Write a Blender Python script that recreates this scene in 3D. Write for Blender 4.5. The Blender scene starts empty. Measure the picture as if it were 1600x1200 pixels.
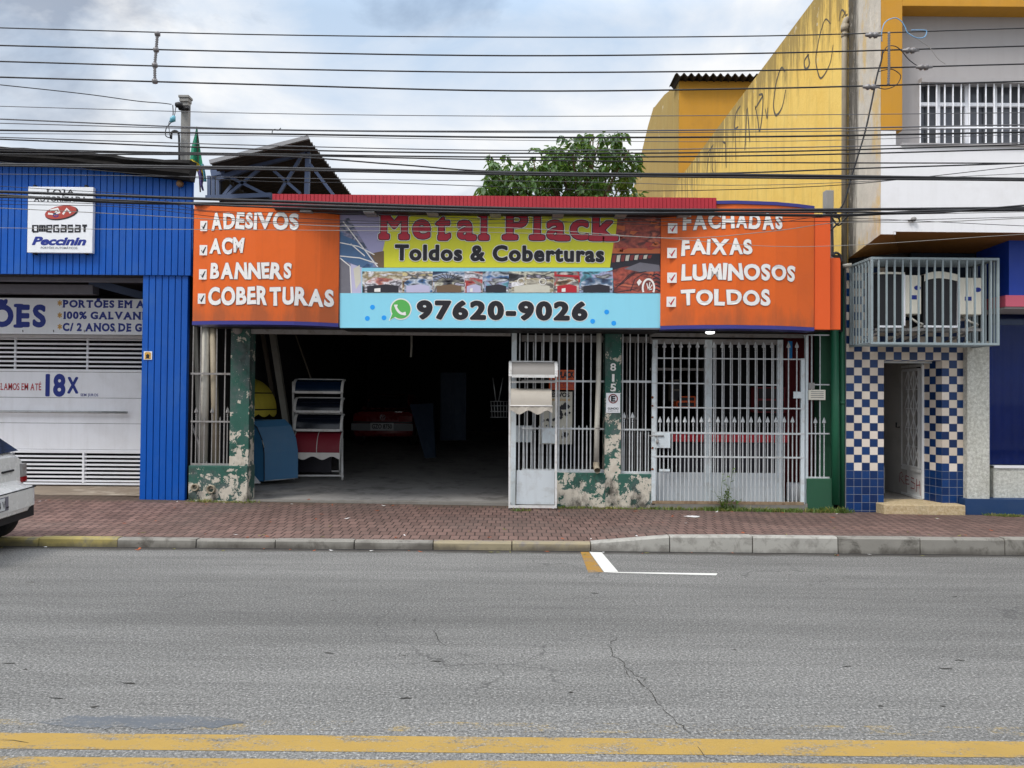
import bpy, bmesh, math, random
from mathutils import Vector, Matrix
random.seed(7)
R = math.radians
scene = bpy.context.scene
COL = scene.collection

# ------------------------------------------------------------------ camera
CAM = Vector((0.0, 0.0, 1.78)); FPX = 1200.0
PITCH, ROLL = R(0.94), R(0.5)
FW = Vector((0, math.cos(PITCH), math.sin(PITCH)))
R0 = Vector((1, 0, 0)); U0 = Vector((0, -math.sin(PITCH), math.cos(PITCH)))
RT = R0 * math.cos(ROLL) + U0 * math.sin(ROLL)
UP = U0 * math.cos(ROLL) - R0 * math.sin(ROLL)
cd = bpy.data.cameras.new("camera"); cam = bpy.data.objects.new("camera", cd); COL.objects.link(cam)
m3 = Matrix((RT, UP, -FW)).transposed()
cam.matrix_world = Matrix.Translation(CAM) @ m3.to_4x4()
cd.sensor_fit = 'HORIZONTAL'; cd.sensor_width = 36.0; cd.lens = 36.0 * FPX / 1600.0
cd.clip_start = 0.05; cd.clip_end = 2000
scene.camera = cam

# ------------------------------------------------------------------ world, sun, exposure
SUN_EL, SUN_AZ = R(52), R(-132)          # azimuth measured from +Y towards +X
world = bpy.data.worlds.new("World"); scene.world = world; world.use_nodes = True
wt = world.node_tree; wt.nodes.clear()
def wn(t, **k):
    n = wt.nodes.new(t)
    for a, b in k.items(): setattr(n, a, b)
    return n
wo = wn('ShaderNodeOutputWorld'); wb = wn('ShaderNodeBackground'); wb.inputs[1].default_value = 0.1
sky = wn('ShaderNodeTexSky', sky_type='NISHITA'); sky.sun_disc = False
sky.sun_elevation = SUN_EL; sky.sun_rotation = SUN_AZ; sky.air_density = 1.0; sky.dust_density = 1.5
tc = wn('ShaderNodeTexCoord'); sep = wn('ShaderNodeSeparateXYZ')
wt.links.new(tc.outputs['Generated'], sep.inputs[0])
def wmath(op, a, b=None, clamp=False):
    n = wn('ShaderNodeMath', operation=op); n.use_clamp = clamp
    for i, v in enumerate((a, b)):
        if v is None: continue
        if isinstance(v, (int, float)): n.inputs[i].default_value = v
        else: wt.links.new(v, n.inputs[i])
    return n.outputs[0]
zz = wmath('ADD', wmath('MAXIMUM', sep.outputs[2], 0.0), 0.22)
ux = wmath('DIVIDE', sep.outputs[0], zz); uy = wmath('DIVIDE', sep.outputs[1], zz)
cmb = wn('ShaderNodeCombineXYZ'); wt.links.new(ux, cmb.inputs[0]); wt.links.new(uy, cmb.inputs[1])
def wnoise(scale, detail, rough, off):
    mp = wn('ShaderNodeMapping'); mp.inputs['Location'].default_value = off
    wt.links.new(cmb.outputs[0], mp.inputs[0])
    n = wn('ShaderNodeTexNoise'); n.inputs['Scale'].default_value = scale
    n.inputs['Detail'].default_value = detail; n.inputs['Roughness'].default_value = rough
    n.inputs['Distortion'].default_value = 0.35
    wt.links.new(mp.outputs[0], n.inputs['Vector']); return n.outputs['Fac']
def wramp(fac, stops):
    r = wn('ShaderNodeValToRGB'); e = r.color_ramp.elements
    while len(e) < len(stops): e.new(0.5)
    for i, (p, c) in enumerate(stops): e[i].position = p; e[i].color = (*c, 1)
    wt.links.new(fac, r.inputs[0]); return r.outputs[0]
def wmix(fac, a, b, bt='MIX'):
    n = wn('ShaderNodeMix', data_type='RGBA', blend_type=bt)
    for s, v in ((n.inputs[0], fac), (n.inputs[6], a), (n.inputs[7], b)):
        if isinstance(v, (int, float)): s.default_value = v
        elif isinstance(v, tuple): s.default_value = (*v, 1)
        else: wt.links.new(v, s)
    return n.outputs[2]
cl_shade = wramp(wnoise(2.1, 9, 0.55, (1.3, 0.4, 0)), [(0.36, (5.3, 6.8, 8.8)), (0.5, (7.5, 8.3, 9.4)), (0.62, (9.9, 10.0, 10.1))])
gap = wramp(wnoise(1.5, 7, 0.6, (4.6, 2.2, 0)), [(0.50, (0, 0, 0)), (0.66, (0.75, 0.75, 0.75))])
cloudy = wmix(gap, cl_shade, sky.outputs[0])
low = wramp(sep.outputs[2], [(0.20, (1, 1, 1)), (0.46, (0, 0, 0))])           # clouds whiten towards the horizon
cloudy = wmix(wmath('MULTIPLY', low, 0.5), cloudy, (9.4, 9.6, 9.9))
zen = wramp(sep.outputs[2], [(0.44, (1, 1, 1)), (0.8, (3.5, 3.35, 3.2))])      # overcast skies are brightest overhead
cloudy = wmix(1.0, cloudy, zen, 'MULTIPLY')
wt.links.new(cloudy, wb.inputs[0]); wt.links.new(wb.outputs[0], wo.inputs[0])

sd = bpy.data.lights.new("sun", 'SUN'); sd.energy = 2.2; sd.angle = R(14); sd.color = (1.0, 0.95, 0.88)
sun = bpy.data.objects.new("sun", sd); COL.objects.link(sun)
sdir = Vector((math.sin(SUN_AZ) * math.cos(SUN_EL), math.cos(SUN_AZ) * math.cos(SUN_EL), math.sin(SUN_EL)))
sun.rotation_euler = sdir.to_track_quat('Z', 'Y').to_euler(); sun.location = sdir * 40
vs = scene.view_settings; vs.view_transform = 'Standard'; vs.look = 'None'; vs.gamma = 1; vs.exposure = 0.0
vs.use_curve_mapping = False

# ------------------------------------------------------------------ geometry helpers
def ray(px, py): return FW + RT * ((px - 800) / FPX) + UP * ((600 - py) / FPX)
def at(px, py, Y):
    d = ray(px, py); return CAM + d * (Y / d.y)
def atx(px, py, X):
    d = ray(px, py); return CAM + d * (X / d.x)
def rect(x0, y0, x1, y1, Y):
    ym, xm = (y0 + y1) / 2, (x0 + x1) / 2
    return at(x0, ym, Y).x, at(x1, ym, Y).x, at(xm, y1, Y).z, at(xm, y0, Y).z
def lerp(a, b, t): return a + (b - a) * t
def interp(pts, x):
    if x <= pts[0][0]: return pts[0][1]
    for (a, b), (c, d) in zip(pts, pts[1:]):
        if x <= c: return lerp(b, d, (x - a) / (c - a))
    return pts[-1][1]
def smooth_path(pts, n=6):
    P = [Vector(p) for p in pts]; out = []
    for i in range(len(P) - 1):
        p0 = P[i - 1] if i else P[0] * 2 - P[1]
        p1, p2 = P[i], P[i + 1]
        p3 = P[i + 2] if i + 2 < len(P) else P[-1] * 2 - P[-2]
        for k in range(n):
            t = k / n
            out.append(0.5 * ((2 * p1) + (p2 - p0) * t + (2 * p0 - 5 * p1 + 4 * p2 - p3) * t * t + (3 * p1 - p0 - 3 * p2 + p3) * t ** 3))
    out.append(P[-1]); return out

def world_off(o):
    v = Vector((0, 0, 0))
    while o: v += o.location; o = o.parent
    return v
class MB:
    def __init__(s, xf=None): s.v = []; s.f = []; s.m = []; s.xf = xf; s.sm = []
    def add(s, vs, fs, m=0, sm=False):
        b = len(s.v); s.v += [Vector(v) for v in vs]
        for f in fs: s.f.append([b + i for i in f]); s.m.append(m); s.sm.append(sm)
    def box(s, x0, x1, y0, y1, z0, z1, m=0):
        s.add([(x0,y0,z0),(x1,y0,z0),(x1,y1,z0),(x0,y1,z0),(x0,y0,z1),(x1,y0,z1),(x1,y1,z1),(x0,y1,z1)],
              [(0,3,2,1),(4,5,6,7),(0,1,5,4),(1,2,6,5),(2,3,7,6),(3,0,4,7)], m)
    def pbox(s, x0, y0, x1, y1, Y, d, m=0):
        a, b, c, e = rect(x0, y0, x1, y1, Y); s.box(a, b, Y, Y + d, c, e, m)
    def prism(s, pts, off, m=0):
        """closed polygon of 3d points extruded by vector off"""
        n = len(pts); pts = [Vector(p) for p in pts]; off = Vector(off)
        s.add(pts + [p + off for p in pts], [tuple(range(n)), tuple(range(2*n-1, n-1, -1))] + [(i, n+i, n+(i+1)%n, (i+1)%n) for i in range(n)], m)
    def poly(s, pts, m=0): s.add(pts, [tuple(range(len(pts)))], m)
    def tube(s, path, r, n=6, m=0, caps=True, sm=True):
        P = [Vector(p) for p in path]; rs = r if isinstance(r, (list, tuple)) else [r] * len(P)
        vs = []; prev = None
        for i, p in enumerate(P):
            t = (P[min(i+1, len(P)-1)] - P[max(i-1, 0)]).normalized()
            a = prev if prev else (Vector((0,0,1)) if abs(t.z) < .9 else Vector((0,1,0)))
            u = (a - t * a.dot(t)).normalized(); w = t.cross(u); prev = u
            for k in range(n):
                g = 2 * math.pi * (k + .5) / n; vs.append(p + (u * math.cos(g) + w * math.sin(g)) * rs[i])
        fs = [(i*n+k, i*n+(k+1)%n, (i+1)*n+(k+1)%n, (i+1)*n+k) for i in range(len(P)-1) for k in range(n)]
        s.add(vs, fs, m, sm)
        if caps: s.add([v for v in vs[:n]], [tuple(range(n-1,-1,-1))], m); s.add(vs[-n:], [tuple(range(n))], m)
    def bar(s, a, b, w, d=None, m=0):
        """square bar between two points"""
        r = w / 2 * math.sqrt(2); s.tube([a, b], r, 4, m, True, False)
    def lathe(s, prof, c, axis='Z', n=16, m=0):
        vs = []
        for (r, h) in prof:
            for k in range(n):
                g = 2*math.pi*k/n; p = (r*math.cos(g), r*math.sin(g), h)
                if axis == 'Y': p = (p[0], p[2], p[1])
                if axis == 'X': p = (p[2], p[0], p[1])
                vs.append(Vector(c) + Vector(p))
        fs = [(i*n+k, i*n+(k+1)%n, (i+1)*n+(k+1)%n, (i+1)*n+k) for i in range(len(prof)-1) for k in range(n)]
        s.add(vs, fs, m, True)
    def disc(s, c, r, n=20, m=0, rz=None):
        rz = rz or r
        s.poly([(c[0]+r*math.cos(2*math.pi*k/n), c[1], c[2]+rz*math.sin(2*math.pi*k/n)) for k in range(n)], m)
    def ribbon(s, pts, w, nrm, m=0):
        """flat stroke of width w along a polyline lying in the plane of normal nrm"""
        P = [Vector(p) for p in pts]; nrm = Vector(nrm); ws = w if isinstance(w, (list, tuple)) else [w]*len(P)
        vs = []
        for i, p in enumerate(P):
            t = (P[min(i+1, len(P)-1)] - P[max(i-1, 0)])
            if t.length < 1e-9: t = Vector((1,0,0))
            q = nrm.cross(t.normalized()) * ws[i] / 2; vs += [p + q, p - q]
        s.add(vs, [(2*i, 2*i+1, 2*i+3, 2*i+2) for i in range(len(P)-1)], m)
    def build(s, name, mats, parent=None, smooth=None, bevel=0, recentre=False):
        me = bpy.data.meshes.new(name)
        vs = [s.xf @ v for v in s.v] if s.xf else s.v
        off = Vector((0,0,0))
        if recentre and vs:
            off = Vector(((min(v.x for v in vs)+max(v.x for v in vs))/2, (min(v.y for v in vs)+max(v.y for v in vs))/2, min(v.z for v in vs)))
            vs = [v - off for v in vs]
        me.from_pydata([tuple(v) for v in vs], [], s.f); mats = mats if isinstance(mats, (list, tuple)) else [mats]
        for m in mats: me.materials.append(m)
        me.polygons.foreach_set('material_index', s.m)
        me.polygons.foreach_set('use_smooth', [bool(x) if smooth is None else smooth for x in s.sm])
        bm = bmesh.new(); bm.from_mesh(me)
        if s.sm and any(s.sm) or smooth: bmesh.ops.remove_doubles(bm, verts=bm.verts, dist=1e-5)
        bm.to_mesh(me); bm.free(); me.update()
        o = bpy.data.objects.new(name, me); COL.objects.link(o)
        if parent: o.parent = parent; o.location = -world_off(parent)
        else: o.location = off
        if bevel:
            b = o.modifiers.new('bevel', 'BEVEL'); b.width = bevel; b.segments = 2; b.limit_method = 'ANGLE'; b.angle_limit = R(40)
        return o
def thing(name, label, cat, loc=(0,0,0), group=None):
    o = bpy.data.objects.new(name, None); COL.objects.link(o); o.location = loc; o.empty_display_size = .1
    o['label'] = label; o['category'] = cat
    if group: o['group'] = group
    return o
def tag(o, label, cat, group=None):
    o['label'] = label; o['category'] = cat
    if group: o['group'] = group
    return o
def struct(o): o['kind'] = 'structure'; return o
def put(name, me, loc, parent):
    """another object of an existing mesh, placed in world coordinates under a parent"""
    o = bpy.data.objects.new(name, me); COL.objects.link(o); o.parent = parent; o.location = Vector(loc) - world_off(parent); return o

# ------------------------------------------------------------------ text
_tc = {}
def glyphs(s, offset=0.0, spacing=1.0, sharp=False):
    key = (s, round(offset, 4), spacing, sharp); fat = 0 if sharp or offset <= .02 else offset
    if fat: offset = 0.0
    if key in _tc: return _tc[key]
    c = bpy.data.curves.new('t', 'FONT'); c.body = s; c.size = 1; c.offset = offset; c.space_character = spacing; c.resolution_u = 4
    o = bpy.data.objects.new('t', c); COL.objects.link(o)
    dg = bpy.context.evaluated_depsgraph_get(); dg.update()
    me = bpy.data.meshes.new_from_object(o.evaluated_get(dg))
    v = [(p.co.x, p.co.y, 0.0) for p in me.vertices]; f = [tuple(p.vertices) for p in me.polygons]
    bpy.data.objects.remove(o); bpy.data.curves.remove(c); bpy.data.meshes.remove(me)
    if fat > 0:                                                   # thicken: every outline edge gets a stroke with round ends
        cnt = {}
        for q in f:
            for a, b in zip(q, q[1:] + q[:1]): k = (min(a, b), max(a, b)); cnt[k] = cnt.get(k, 0) + 1
        lev = 0
        for (a, b), c in list(cnt.items()):
            if c != 1: continue
            (x0, y0, _), (x1, y1, _) = v[a], v[b]; dx, dy = x1-x0, y1-y0; L = math.hypot(dx, dy)
            if L < 1e-7: continue
            ux, uy = dx/L*fat, dy/L*fat; lev = (lev + 1) % 23; z = .0003 + lev*.00006; i = len(v)
            cap = [math.pi/2 + math.pi*j/5 for j in range(6)]
            pts = [(x0 + ux*math.cos(t) - uy*math.sin(t), y0 + uy*math.cos(t) + ux*math.sin(t), z) for t in cap] + [(x1 - ux*math.cos(t) + uy*math.sin(t), y1 - uy*math.cos(t) - ux*math.sin(t), z) for t in cap]
            v += pts; f.append(tuple(range(i, i+12)))
    _tc[key] = (v, f); return v, f
def bbox2(v): return min(p[0] for p in v), max(p[0] for p in v), min(p[1] for p in v), max(p[1] for p in v)
def text(mb, s, box, Y, layers, shear=0.0, spacing=1.0, serif=None, warp=None, upright=True):
    """text fitted in the world rectangle box = (X0, X1, Z0, Z1) on the plane Y; layers = [(offset, material slot, distance in front)]"""
    base = layers[-1][0]
    v, f = glyphs(s, base, spacing)
    if shear: v = [(x + y*shear, y, z) for x, y, z in v]
    a, b, c, d = bbox2(v); X0, X1, Z0, Z1 = box
    sx, sz = (X1-X0)/(b-a), (Z1-Z0)/(d-c)
    for off, m, dist in layers:
        v, f = glyphs(s, off, spacing); w = []
        for x, y, lv_ in v:
            if shear: x = x + y*shear
            u, q = X0 + (x-a)*sx, Z0 + (y-c)*sz
            if warp: u, q = warp(u, q)
            w.append((u, (Y(u) if callable(Y) else Y) - dist + lv_, q))
        mb.add(w, f, m)
SERIF = {'P': 'bl tl', 'M': 'bl br tl tr', 'l': 'bc tc', 'k': 'bl tl br', 'R': 'bl br tl', 'T': 'bc', 'E': 'bl tl', 'A': 'bl br', 'N': 'bl tl br tr', 'V': 'tl tr', 'I': 'bc tc',
         'L': 'bl tl', 'D': 'bl tl', 'a': 'br', 't': 'bc', 'U': 'tl tr', '1': 'bc', 'J': 'tc', 'X': 'bl br tl tr', 'H': 'bl br tl tr', 'B': 'bl tl', 'F': 'bl tl'}
def serif_text(mb, s, box, Y, layers, wide=0.17, thick=0.055, gap=0.05):
    """slab-serif lettering: each letter of the plain font thickened and given slab feet"""
    adv = []; x = 0; base = layers[-1][0]
    for ch in s:
        if ch == ' ': adv.append(None); x += 0.3; continue
        v, f = glyphs(ch, base); a, b, c, d = bbox2(v)
        extra = wide * .25 if ch in SERIF else 0
        adv.append((x + extra - a, a, b, c, d)); x += (b-a) + 2*extra + gap
    tot = x - gap
    zs = [(q[3], q[4]) for q, ch in zip(adv, s) if q and ch not in '*%/,']
    c0 = min(z[0] for z in zs); d0 = max(z[1] for z in zs)
    X0, X1, Z0, Z1 = box; sx = (X1-X0)/tot; sz = (Z1-Z0)/(d0-c0)
    for off, m, dist in layers:
        gr = off - base
        for ch, q in zip(s, adv):
            if not q: continue
            xo, a, b, c, d = q
            v, f = glyphs(ch, off)
            mb.add([(X0 + (px+xo)*sx, Y - dist + lv_, Z0 + (py-c0)*sz) for px, py, lv_ in v], f, m)
            for k in SERIF.get(ch, '').split():
                cy = c + thick*.6 if k[0] == 'b' else d - thick*.6
                w = wide
                cx = {'l': a + .085, 'r': b - .085, 'c': (a+b)/2}[k[1]]
                if ch == 'l' and k[0] == 't': cx -= .05; w *= .8
                hw, hh = w + gr - .02, thick + gr; pts = []
                for i in range(14):
                    g = 2*math.pi*i/14; ex = 0.5
                    ct, st = math.cos(g), math.sin(g)
                    pts.append((cx + hw*math.copysign(abs(ct)**ex, ct), cy + hh*math.copysign(abs(st)**ex, st)))
                mb.poly([(X0 + (px+xo)*sx, Y - dist - .0004, Z0 + (py-c0)*sz) for px, py in pts], m)
def chunky(mb, s, box, Y, layers, seed=1, warp=None):
    """hand-cut block capitals, each a little tilted and of its own width"""
    rn = random.Random(seed); base = layers[-1][0]; x = 0; pos = []
    for ch in s:
        v, f = glyphs(ch, base, 1.0, True); a, b, c, d = bbox2(v)
        wsc = rn.uniform(.92, 1.12); pos.append((x, a, b, c, d, wsc, R(rn.uniform(-4, 4)), rn.uniform(.93, 1.05), rn.uniform(-.02, .02), rn.choice((-1, 1))*rn.uniform(.05, .14))); x += (b-a)*wsc + .062
    tot = x - .062; X0, X1, Z0, Z1 = box; sx = (X1-X0)/tot; H = .73 + 2*base; sz = (Z1-Z0)/H
    for off, m, dist in layers:
        for ch, (xo, a, b, c, d, wsc, rot, hs, dz, tp) in zip(s, pos):
            v, f = glyphs(ch, off, 1.0, True); mx, my = (a+b)/2, (c+d)/2; w = []
            for px, py, _ in v:
                u, q = (px-mx)*wsc, (py-my)*hs
                u *= 1 + tp*(q/.36)
                u, q = u*math.cos(rot)-q*math.sin(rot), u*math.sin(rot)+q*math.cos(rot)
                X = X0 + (xo + (b-a)*wsc/2 + u)*sx; Z = Z0 + (H/2 + dz + q)*sz
                w.append((X, (Y(X) if callable(Y) else Y) - dist, Z))
            mb.add(w, f, m)
# ------------------------------------------------------------------ materials
def lin(c):
    if isinstance(c, str):
        c = c.lstrip('#'); c = tuple(int(c[i:i+2], 16)/255 for i in (0,2,4))
        c = tuple(x/12.92 if x <= .04045 else ((x+.055)/1.055)**2.4 for x in c)
    return c
class NT:
    def __init__(s, name):
        s.mat = bpy.data.materials.new(name); s.mat.use_nodes = True; s.t = s.mat.node_tree
        s.b = s.t.nodes['Principled BSDF']; s.tc = s.t.nodes.new('ShaderNodeTexCoord'); s.co = s.tc.outputs['Object']
    def n(s, t, **k):
        n = s.t.nodes.new(t)
        for a, b in k.items(): setattr(n, a, b)
        return n
    def set(s, sock, v):
        if isinstance(v, bpy.types.NodeSocket): s.t.links.new(v, sock)
        elif isinstance(v, tuple) and len(v) == 3 and sock.type == 'RGBA': sock.default_value = (*v, 1)
        else: sock.default_value = v
    def map(s, scale=(1,1,1), loc=(0,0,0), rot=(0,0,0), src=None):
        m = s.n('ShaderNodeMapping'); s.set(m.inputs[0], src or s.co); m.inputs['Scale'].default_value = scale
        m.inputs['Location'].default_value = loc; m.inputs['Rotation'].default_value = rot; return m.outputs[0]
    def noise(s, scale=5, detail=5, rough=.55, src=None, dist=0):
        n = s.n('ShaderNodeTexNoise'); s.set(n.inputs['Vector'], src or s.co)
        n.inputs['Scale'].default_value = scale; n.inputs['Detail'].default_value = detail
        n.inputs['Roughness'].default_value = rough; n.inputs['Distortion'].default_value = dist; return n.outputs['Fac']
    def voro(s, scale, feature='F1', src=None, out='Distance'):
        n = s.n('ShaderNodeTexVoronoi', feature=feature); s.set(n.inputs['Vector'], src or s.co); n.inputs['Scale'].default_value = scale
        return n.outputs[out]
    def ramp(s, fac, stops, interp='LINEAR'):
        r = s.n('ShaderNodeValToRGB'); r.color_ramp.interpolation = interp; e = r.color_ramp.elements
        while len(e) < len(stops): e.new(.5)
        for i, (p, c) in enumerate(stops):
            e[i].position = p
            if isinstance(c, (int, float)): c = (c, c, c)
            e[i].color = (*lin(c), 1)
        s.set(r.inputs[0], fac); return r.outputs[0]
    def mix(s, fac, a, b, bt='MIX'):
        n = s.n('ShaderNodeMix', data_type='RGBA', blend_type=bt); s.set(n.inputs[0], fac)
        s.set(n.inputs[6], lin(a) if not isinstance(a, bpy.types.NodeSocket) else a); s.set(n.inputs[7], lin(b) if not isinstance(b, bpy.types.NodeSocket) else b); return n.outputs[2]
    def math(s, op, a, b=None, clamp=False):
        n = s.n('ShaderNodeMath', operation=op); n.use_clamp = clamp; s.set(n.inputs[0], a)
        if b is not None: s.set(n.inputs[1], b)
        return n.outputs[0]
    def sepxyz(s, src=None):
        n = s.n('ShaderNodeSeparateXYZ'); s.set(n.inputs[0], src or s.co); return n.outputs
    def comb(s, x, y, z=0.0):
        n = s.n('ShaderNodeCombineXYZ'); s.set(n.inputs[0], x); s.set(n.inputs[1], y); s.set(n.inputs[2], z); return n.outputs[0]
    def bump(s, h, strength=.3, dist=.01):
        n = s.n('ShaderNodeBump'); n.inputs['Strength'].default_value = strength; n.inputs['Distance'].default_value = dist
        s.set(n.inputs['Height'], h); s.t.links.new(n.outputs[0], s.b.inputs['Normal'])
    def done(s, col, rough=.6, metal=0.0, spec=.5):
        s.set(s.b.inputs['Base Color'], lin(col) if not isinstance(col, bpy.types.NodeSocket) else col); s.set(s.b.inputs['Roughness'], rough)
        s.set(s.b.inputs['Metallic'], metal); s.b.inputs['Specular IOR Level'].default_value = spec; return s.mat
def mul(c, k): c = lin(c); return tuple(min(1, x*k) for x in c)
def paint(name, col, rough=.5, var=.12, scale=2.0, low=None, streak=0.0, streak_col='#3a342c', dirt=0.0, dirt_col='#5a5148', dscale=1.5, bump=0.0, metal=0.0, spec=.4, thresh=.5):
    """painted or plain surface: slow tone changes, optional vertical run-off streaks and blotchy dirt"""
    t = NT(name); c = t.mix(t.noise(scale, 6, .6), mul(col, 1-var), mul(col, 1+var))
    if streak:
        f = t.noise(1.0, 6, .65, t.map((9, 9, .55)))
        g = t.noise(.7, 3, .5)
        f = t.math('MULTIPLY', t.ramp(f, [(thresh, 0), (thresh+.22, 1)]), t.ramp(g, [(.35, .25), (.65, 1)]))
        c = t.mix(t.math('MULTIPLY', f, streak), c, streak_col)
    if dirt:
        f = t.ramp(t.noise(dscale, 10, .68, dist=.4), [(.5, 0), (.66, 1)])
        c = t.mix(t.math('MULTIPLY', f, dirt), c, dirt_col)
    if low:
        z = t.math('DIVIDE', t.math('SUBTRACT', t.sepxyz()[2], low[0]), low[1]-low[0], True)
        f = t.math('ADD', t.math('MULTIPLY', t.math('SUBTRACT', 1.0, z), .9), t.math('MULTIPLY', t.math('SUBTRACT', t.noise(1.0, 6, .65, t.map((2.2, 2.2, .7))), .5), 2.2))
        c = t.mix(t.math('MULTIPLY', t.ramp(f, [(.45, 0), (1.0, 1)]), low[2]), c, low[3])
    if bump: t.bump(t.noise(60, 6, .6), bump, .004)
    return t.done(c, t.ramp(t.noise(8, 4), [(.3, max(0, rough-.08)), (.7, min(1, rough+.1))]), metal, spec)
M = {}
def asphalt(name, paintcol=None, wear=.5):
    t = NT(name)
    sp = t.noise(64, 4, .8)                                   # aggregate
    c = t.ramp(sp, [(.30, (.024, .024, .023)), (.44, (.098, .097, .092)), (.56, (.175, .172, .163)), (.66, (.36, .353, .335)), (.76, (.66, .65, .62))])
    c2 = t.ramp(t.noise(31, 4, .7), [(.3, .72), (.7, 1.22)]); c = t.mix(1.0, c, c2, 'MULTIPLY')
    big = t.ramp(t.noise(.45, 6, .6, t.map((.35, 1, 1))), [(.3, .82), (.7, 1.16)]); c = t.mix(1.0, c, big, 'MULTIPLY')
    trk = t.ramp(t.noise(1.0, 6, .7, t.map((.25, 3.2, 1))), [(.38, .78), (.58, 1.06)]); c = t.mix(.75, c, trk, 'MULTIPLY'); lane = t.ramp(t.math('ADD', t.math('DIVIDE', t.math('SUBTRACT', t.sepxyz()[1], 4.2), 4.6, True), t.math('MULTIPLY', t.math('SUBTRACT', t.noise(.6, 6, .65, t.map((.5, 1.5, 1), (9, 2, 0))), .5), .22)), [(.0, 1.0), (.22, 1.02), (.40, .80), (.58, .84), (.74, 1.02), (1.0, 1.08)]); c = t.mix(1.0, c, lane, 'MULTIPLY')   # tyre-polished lanes
    smear = t.ramp(t.noise(1.0, 7, .75, t.map((1.6, 11, 1), (3, 1, 0))), [(.56, 0), (.7, 1)])
    c = t.mix(t.math('MULTIPLY', smear, .4), c, (.05, .05, .052))
    wv = t.n('ShaderNodeVectorMath', operation='ADD')
    nz = t.n('ShaderNodeTexNoise'); t.set(nz.inputs['Vector'], t.co); nz.inputs['Scale'].default_value = 1.7; nz.inputs['Detail'].default_value = 8
    sc = t.n('ShaderNodeVectorMath', operation='SCALE'); t.set(sc.inputs[0], nz.outputs['Color']); sc.inputs['Scale'].default_value = .75
    t.set(wv.inputs[0], t.co); t.set(wv.inputs[1], sc.outputs[0])
    ck = t.voro(.55, 'DISTANCE_TO_EDGE', wv.outputs[0]); ck = t.ramp(ck, [(.0, 1), (.0025, .7), (.006, 0)])
    gate = t.ramp(t.noise(.5, 3, .5, t.map((1, 1, 1), (7, 3, 0))), [(.53, 0), (.66, 1)])
    ck = t.math('MULTIPLY', ck, gate); c = t.mix(t.math('MULTIPLY', ck, .65), c, (.025, .025, .025))
    yk = t.math('ADD', t.math('DIVIDE', t.math('SUBTRACT', t.sepxyz()[1], 8.60), .22, False), t.math('MULTIPLY', t.math('SUBTRACT', t.noise(2, 7, .75, t.map((.6, 2, 1))), .5), 1.7))
    c = t.mix(t.math('MULTIPLY', t.ramp(yk, [(.45, 0), (1.0, 1)]), .85), c, '#2f2b26')                 # dirt washed into the gutter
    if paintcol:
        wr = t.noise(4.5, 9, .72, t.map((.7, 1.6, 1))); fine = t.noise(60, 3, .7)
        k = t.math('ADD', t.math('MULTIPLY', wr, .7), t.math('MULTIPLY', fine, .3))
        k = t.ramp(k, [(wear-.05, 1), (wear+.07, 0)])
        tone = t.mix(t.noise(3, 7, .6), mul(paintcol, .8), mul(paintcol, 1.1))
        k = t.math('MULTIPLY', k, t.math('SUBTRACT', 1.0, t.math('MULTIPLY', ck, .8)))
        c = t.mix(k, c, tone)
    t.bump(sp, .55, .006)
    return t.done(c, .88, 0, .3)
M['asphalt'] = asphalt('asphalt'); M['line_yellow'] = asphalt('worn_yellow_paint', '#957a3e', .55); M['line_white'] = asphalt('white_road_paint', '#c9c8c2', .64); M['line_ochre'] = asphalt('ochre_road_paint', '#94702f', .53)
M['line_ghost'] = asphalt('faded_yellow_paint', '#8f7a45', .40); M['tar'] = asphalt('tar_patch', '#54585d', .53)
M['tar_dark'] = paint('crack_dirt', '#33322f', .95, .2, 6, spec=.1)
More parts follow.
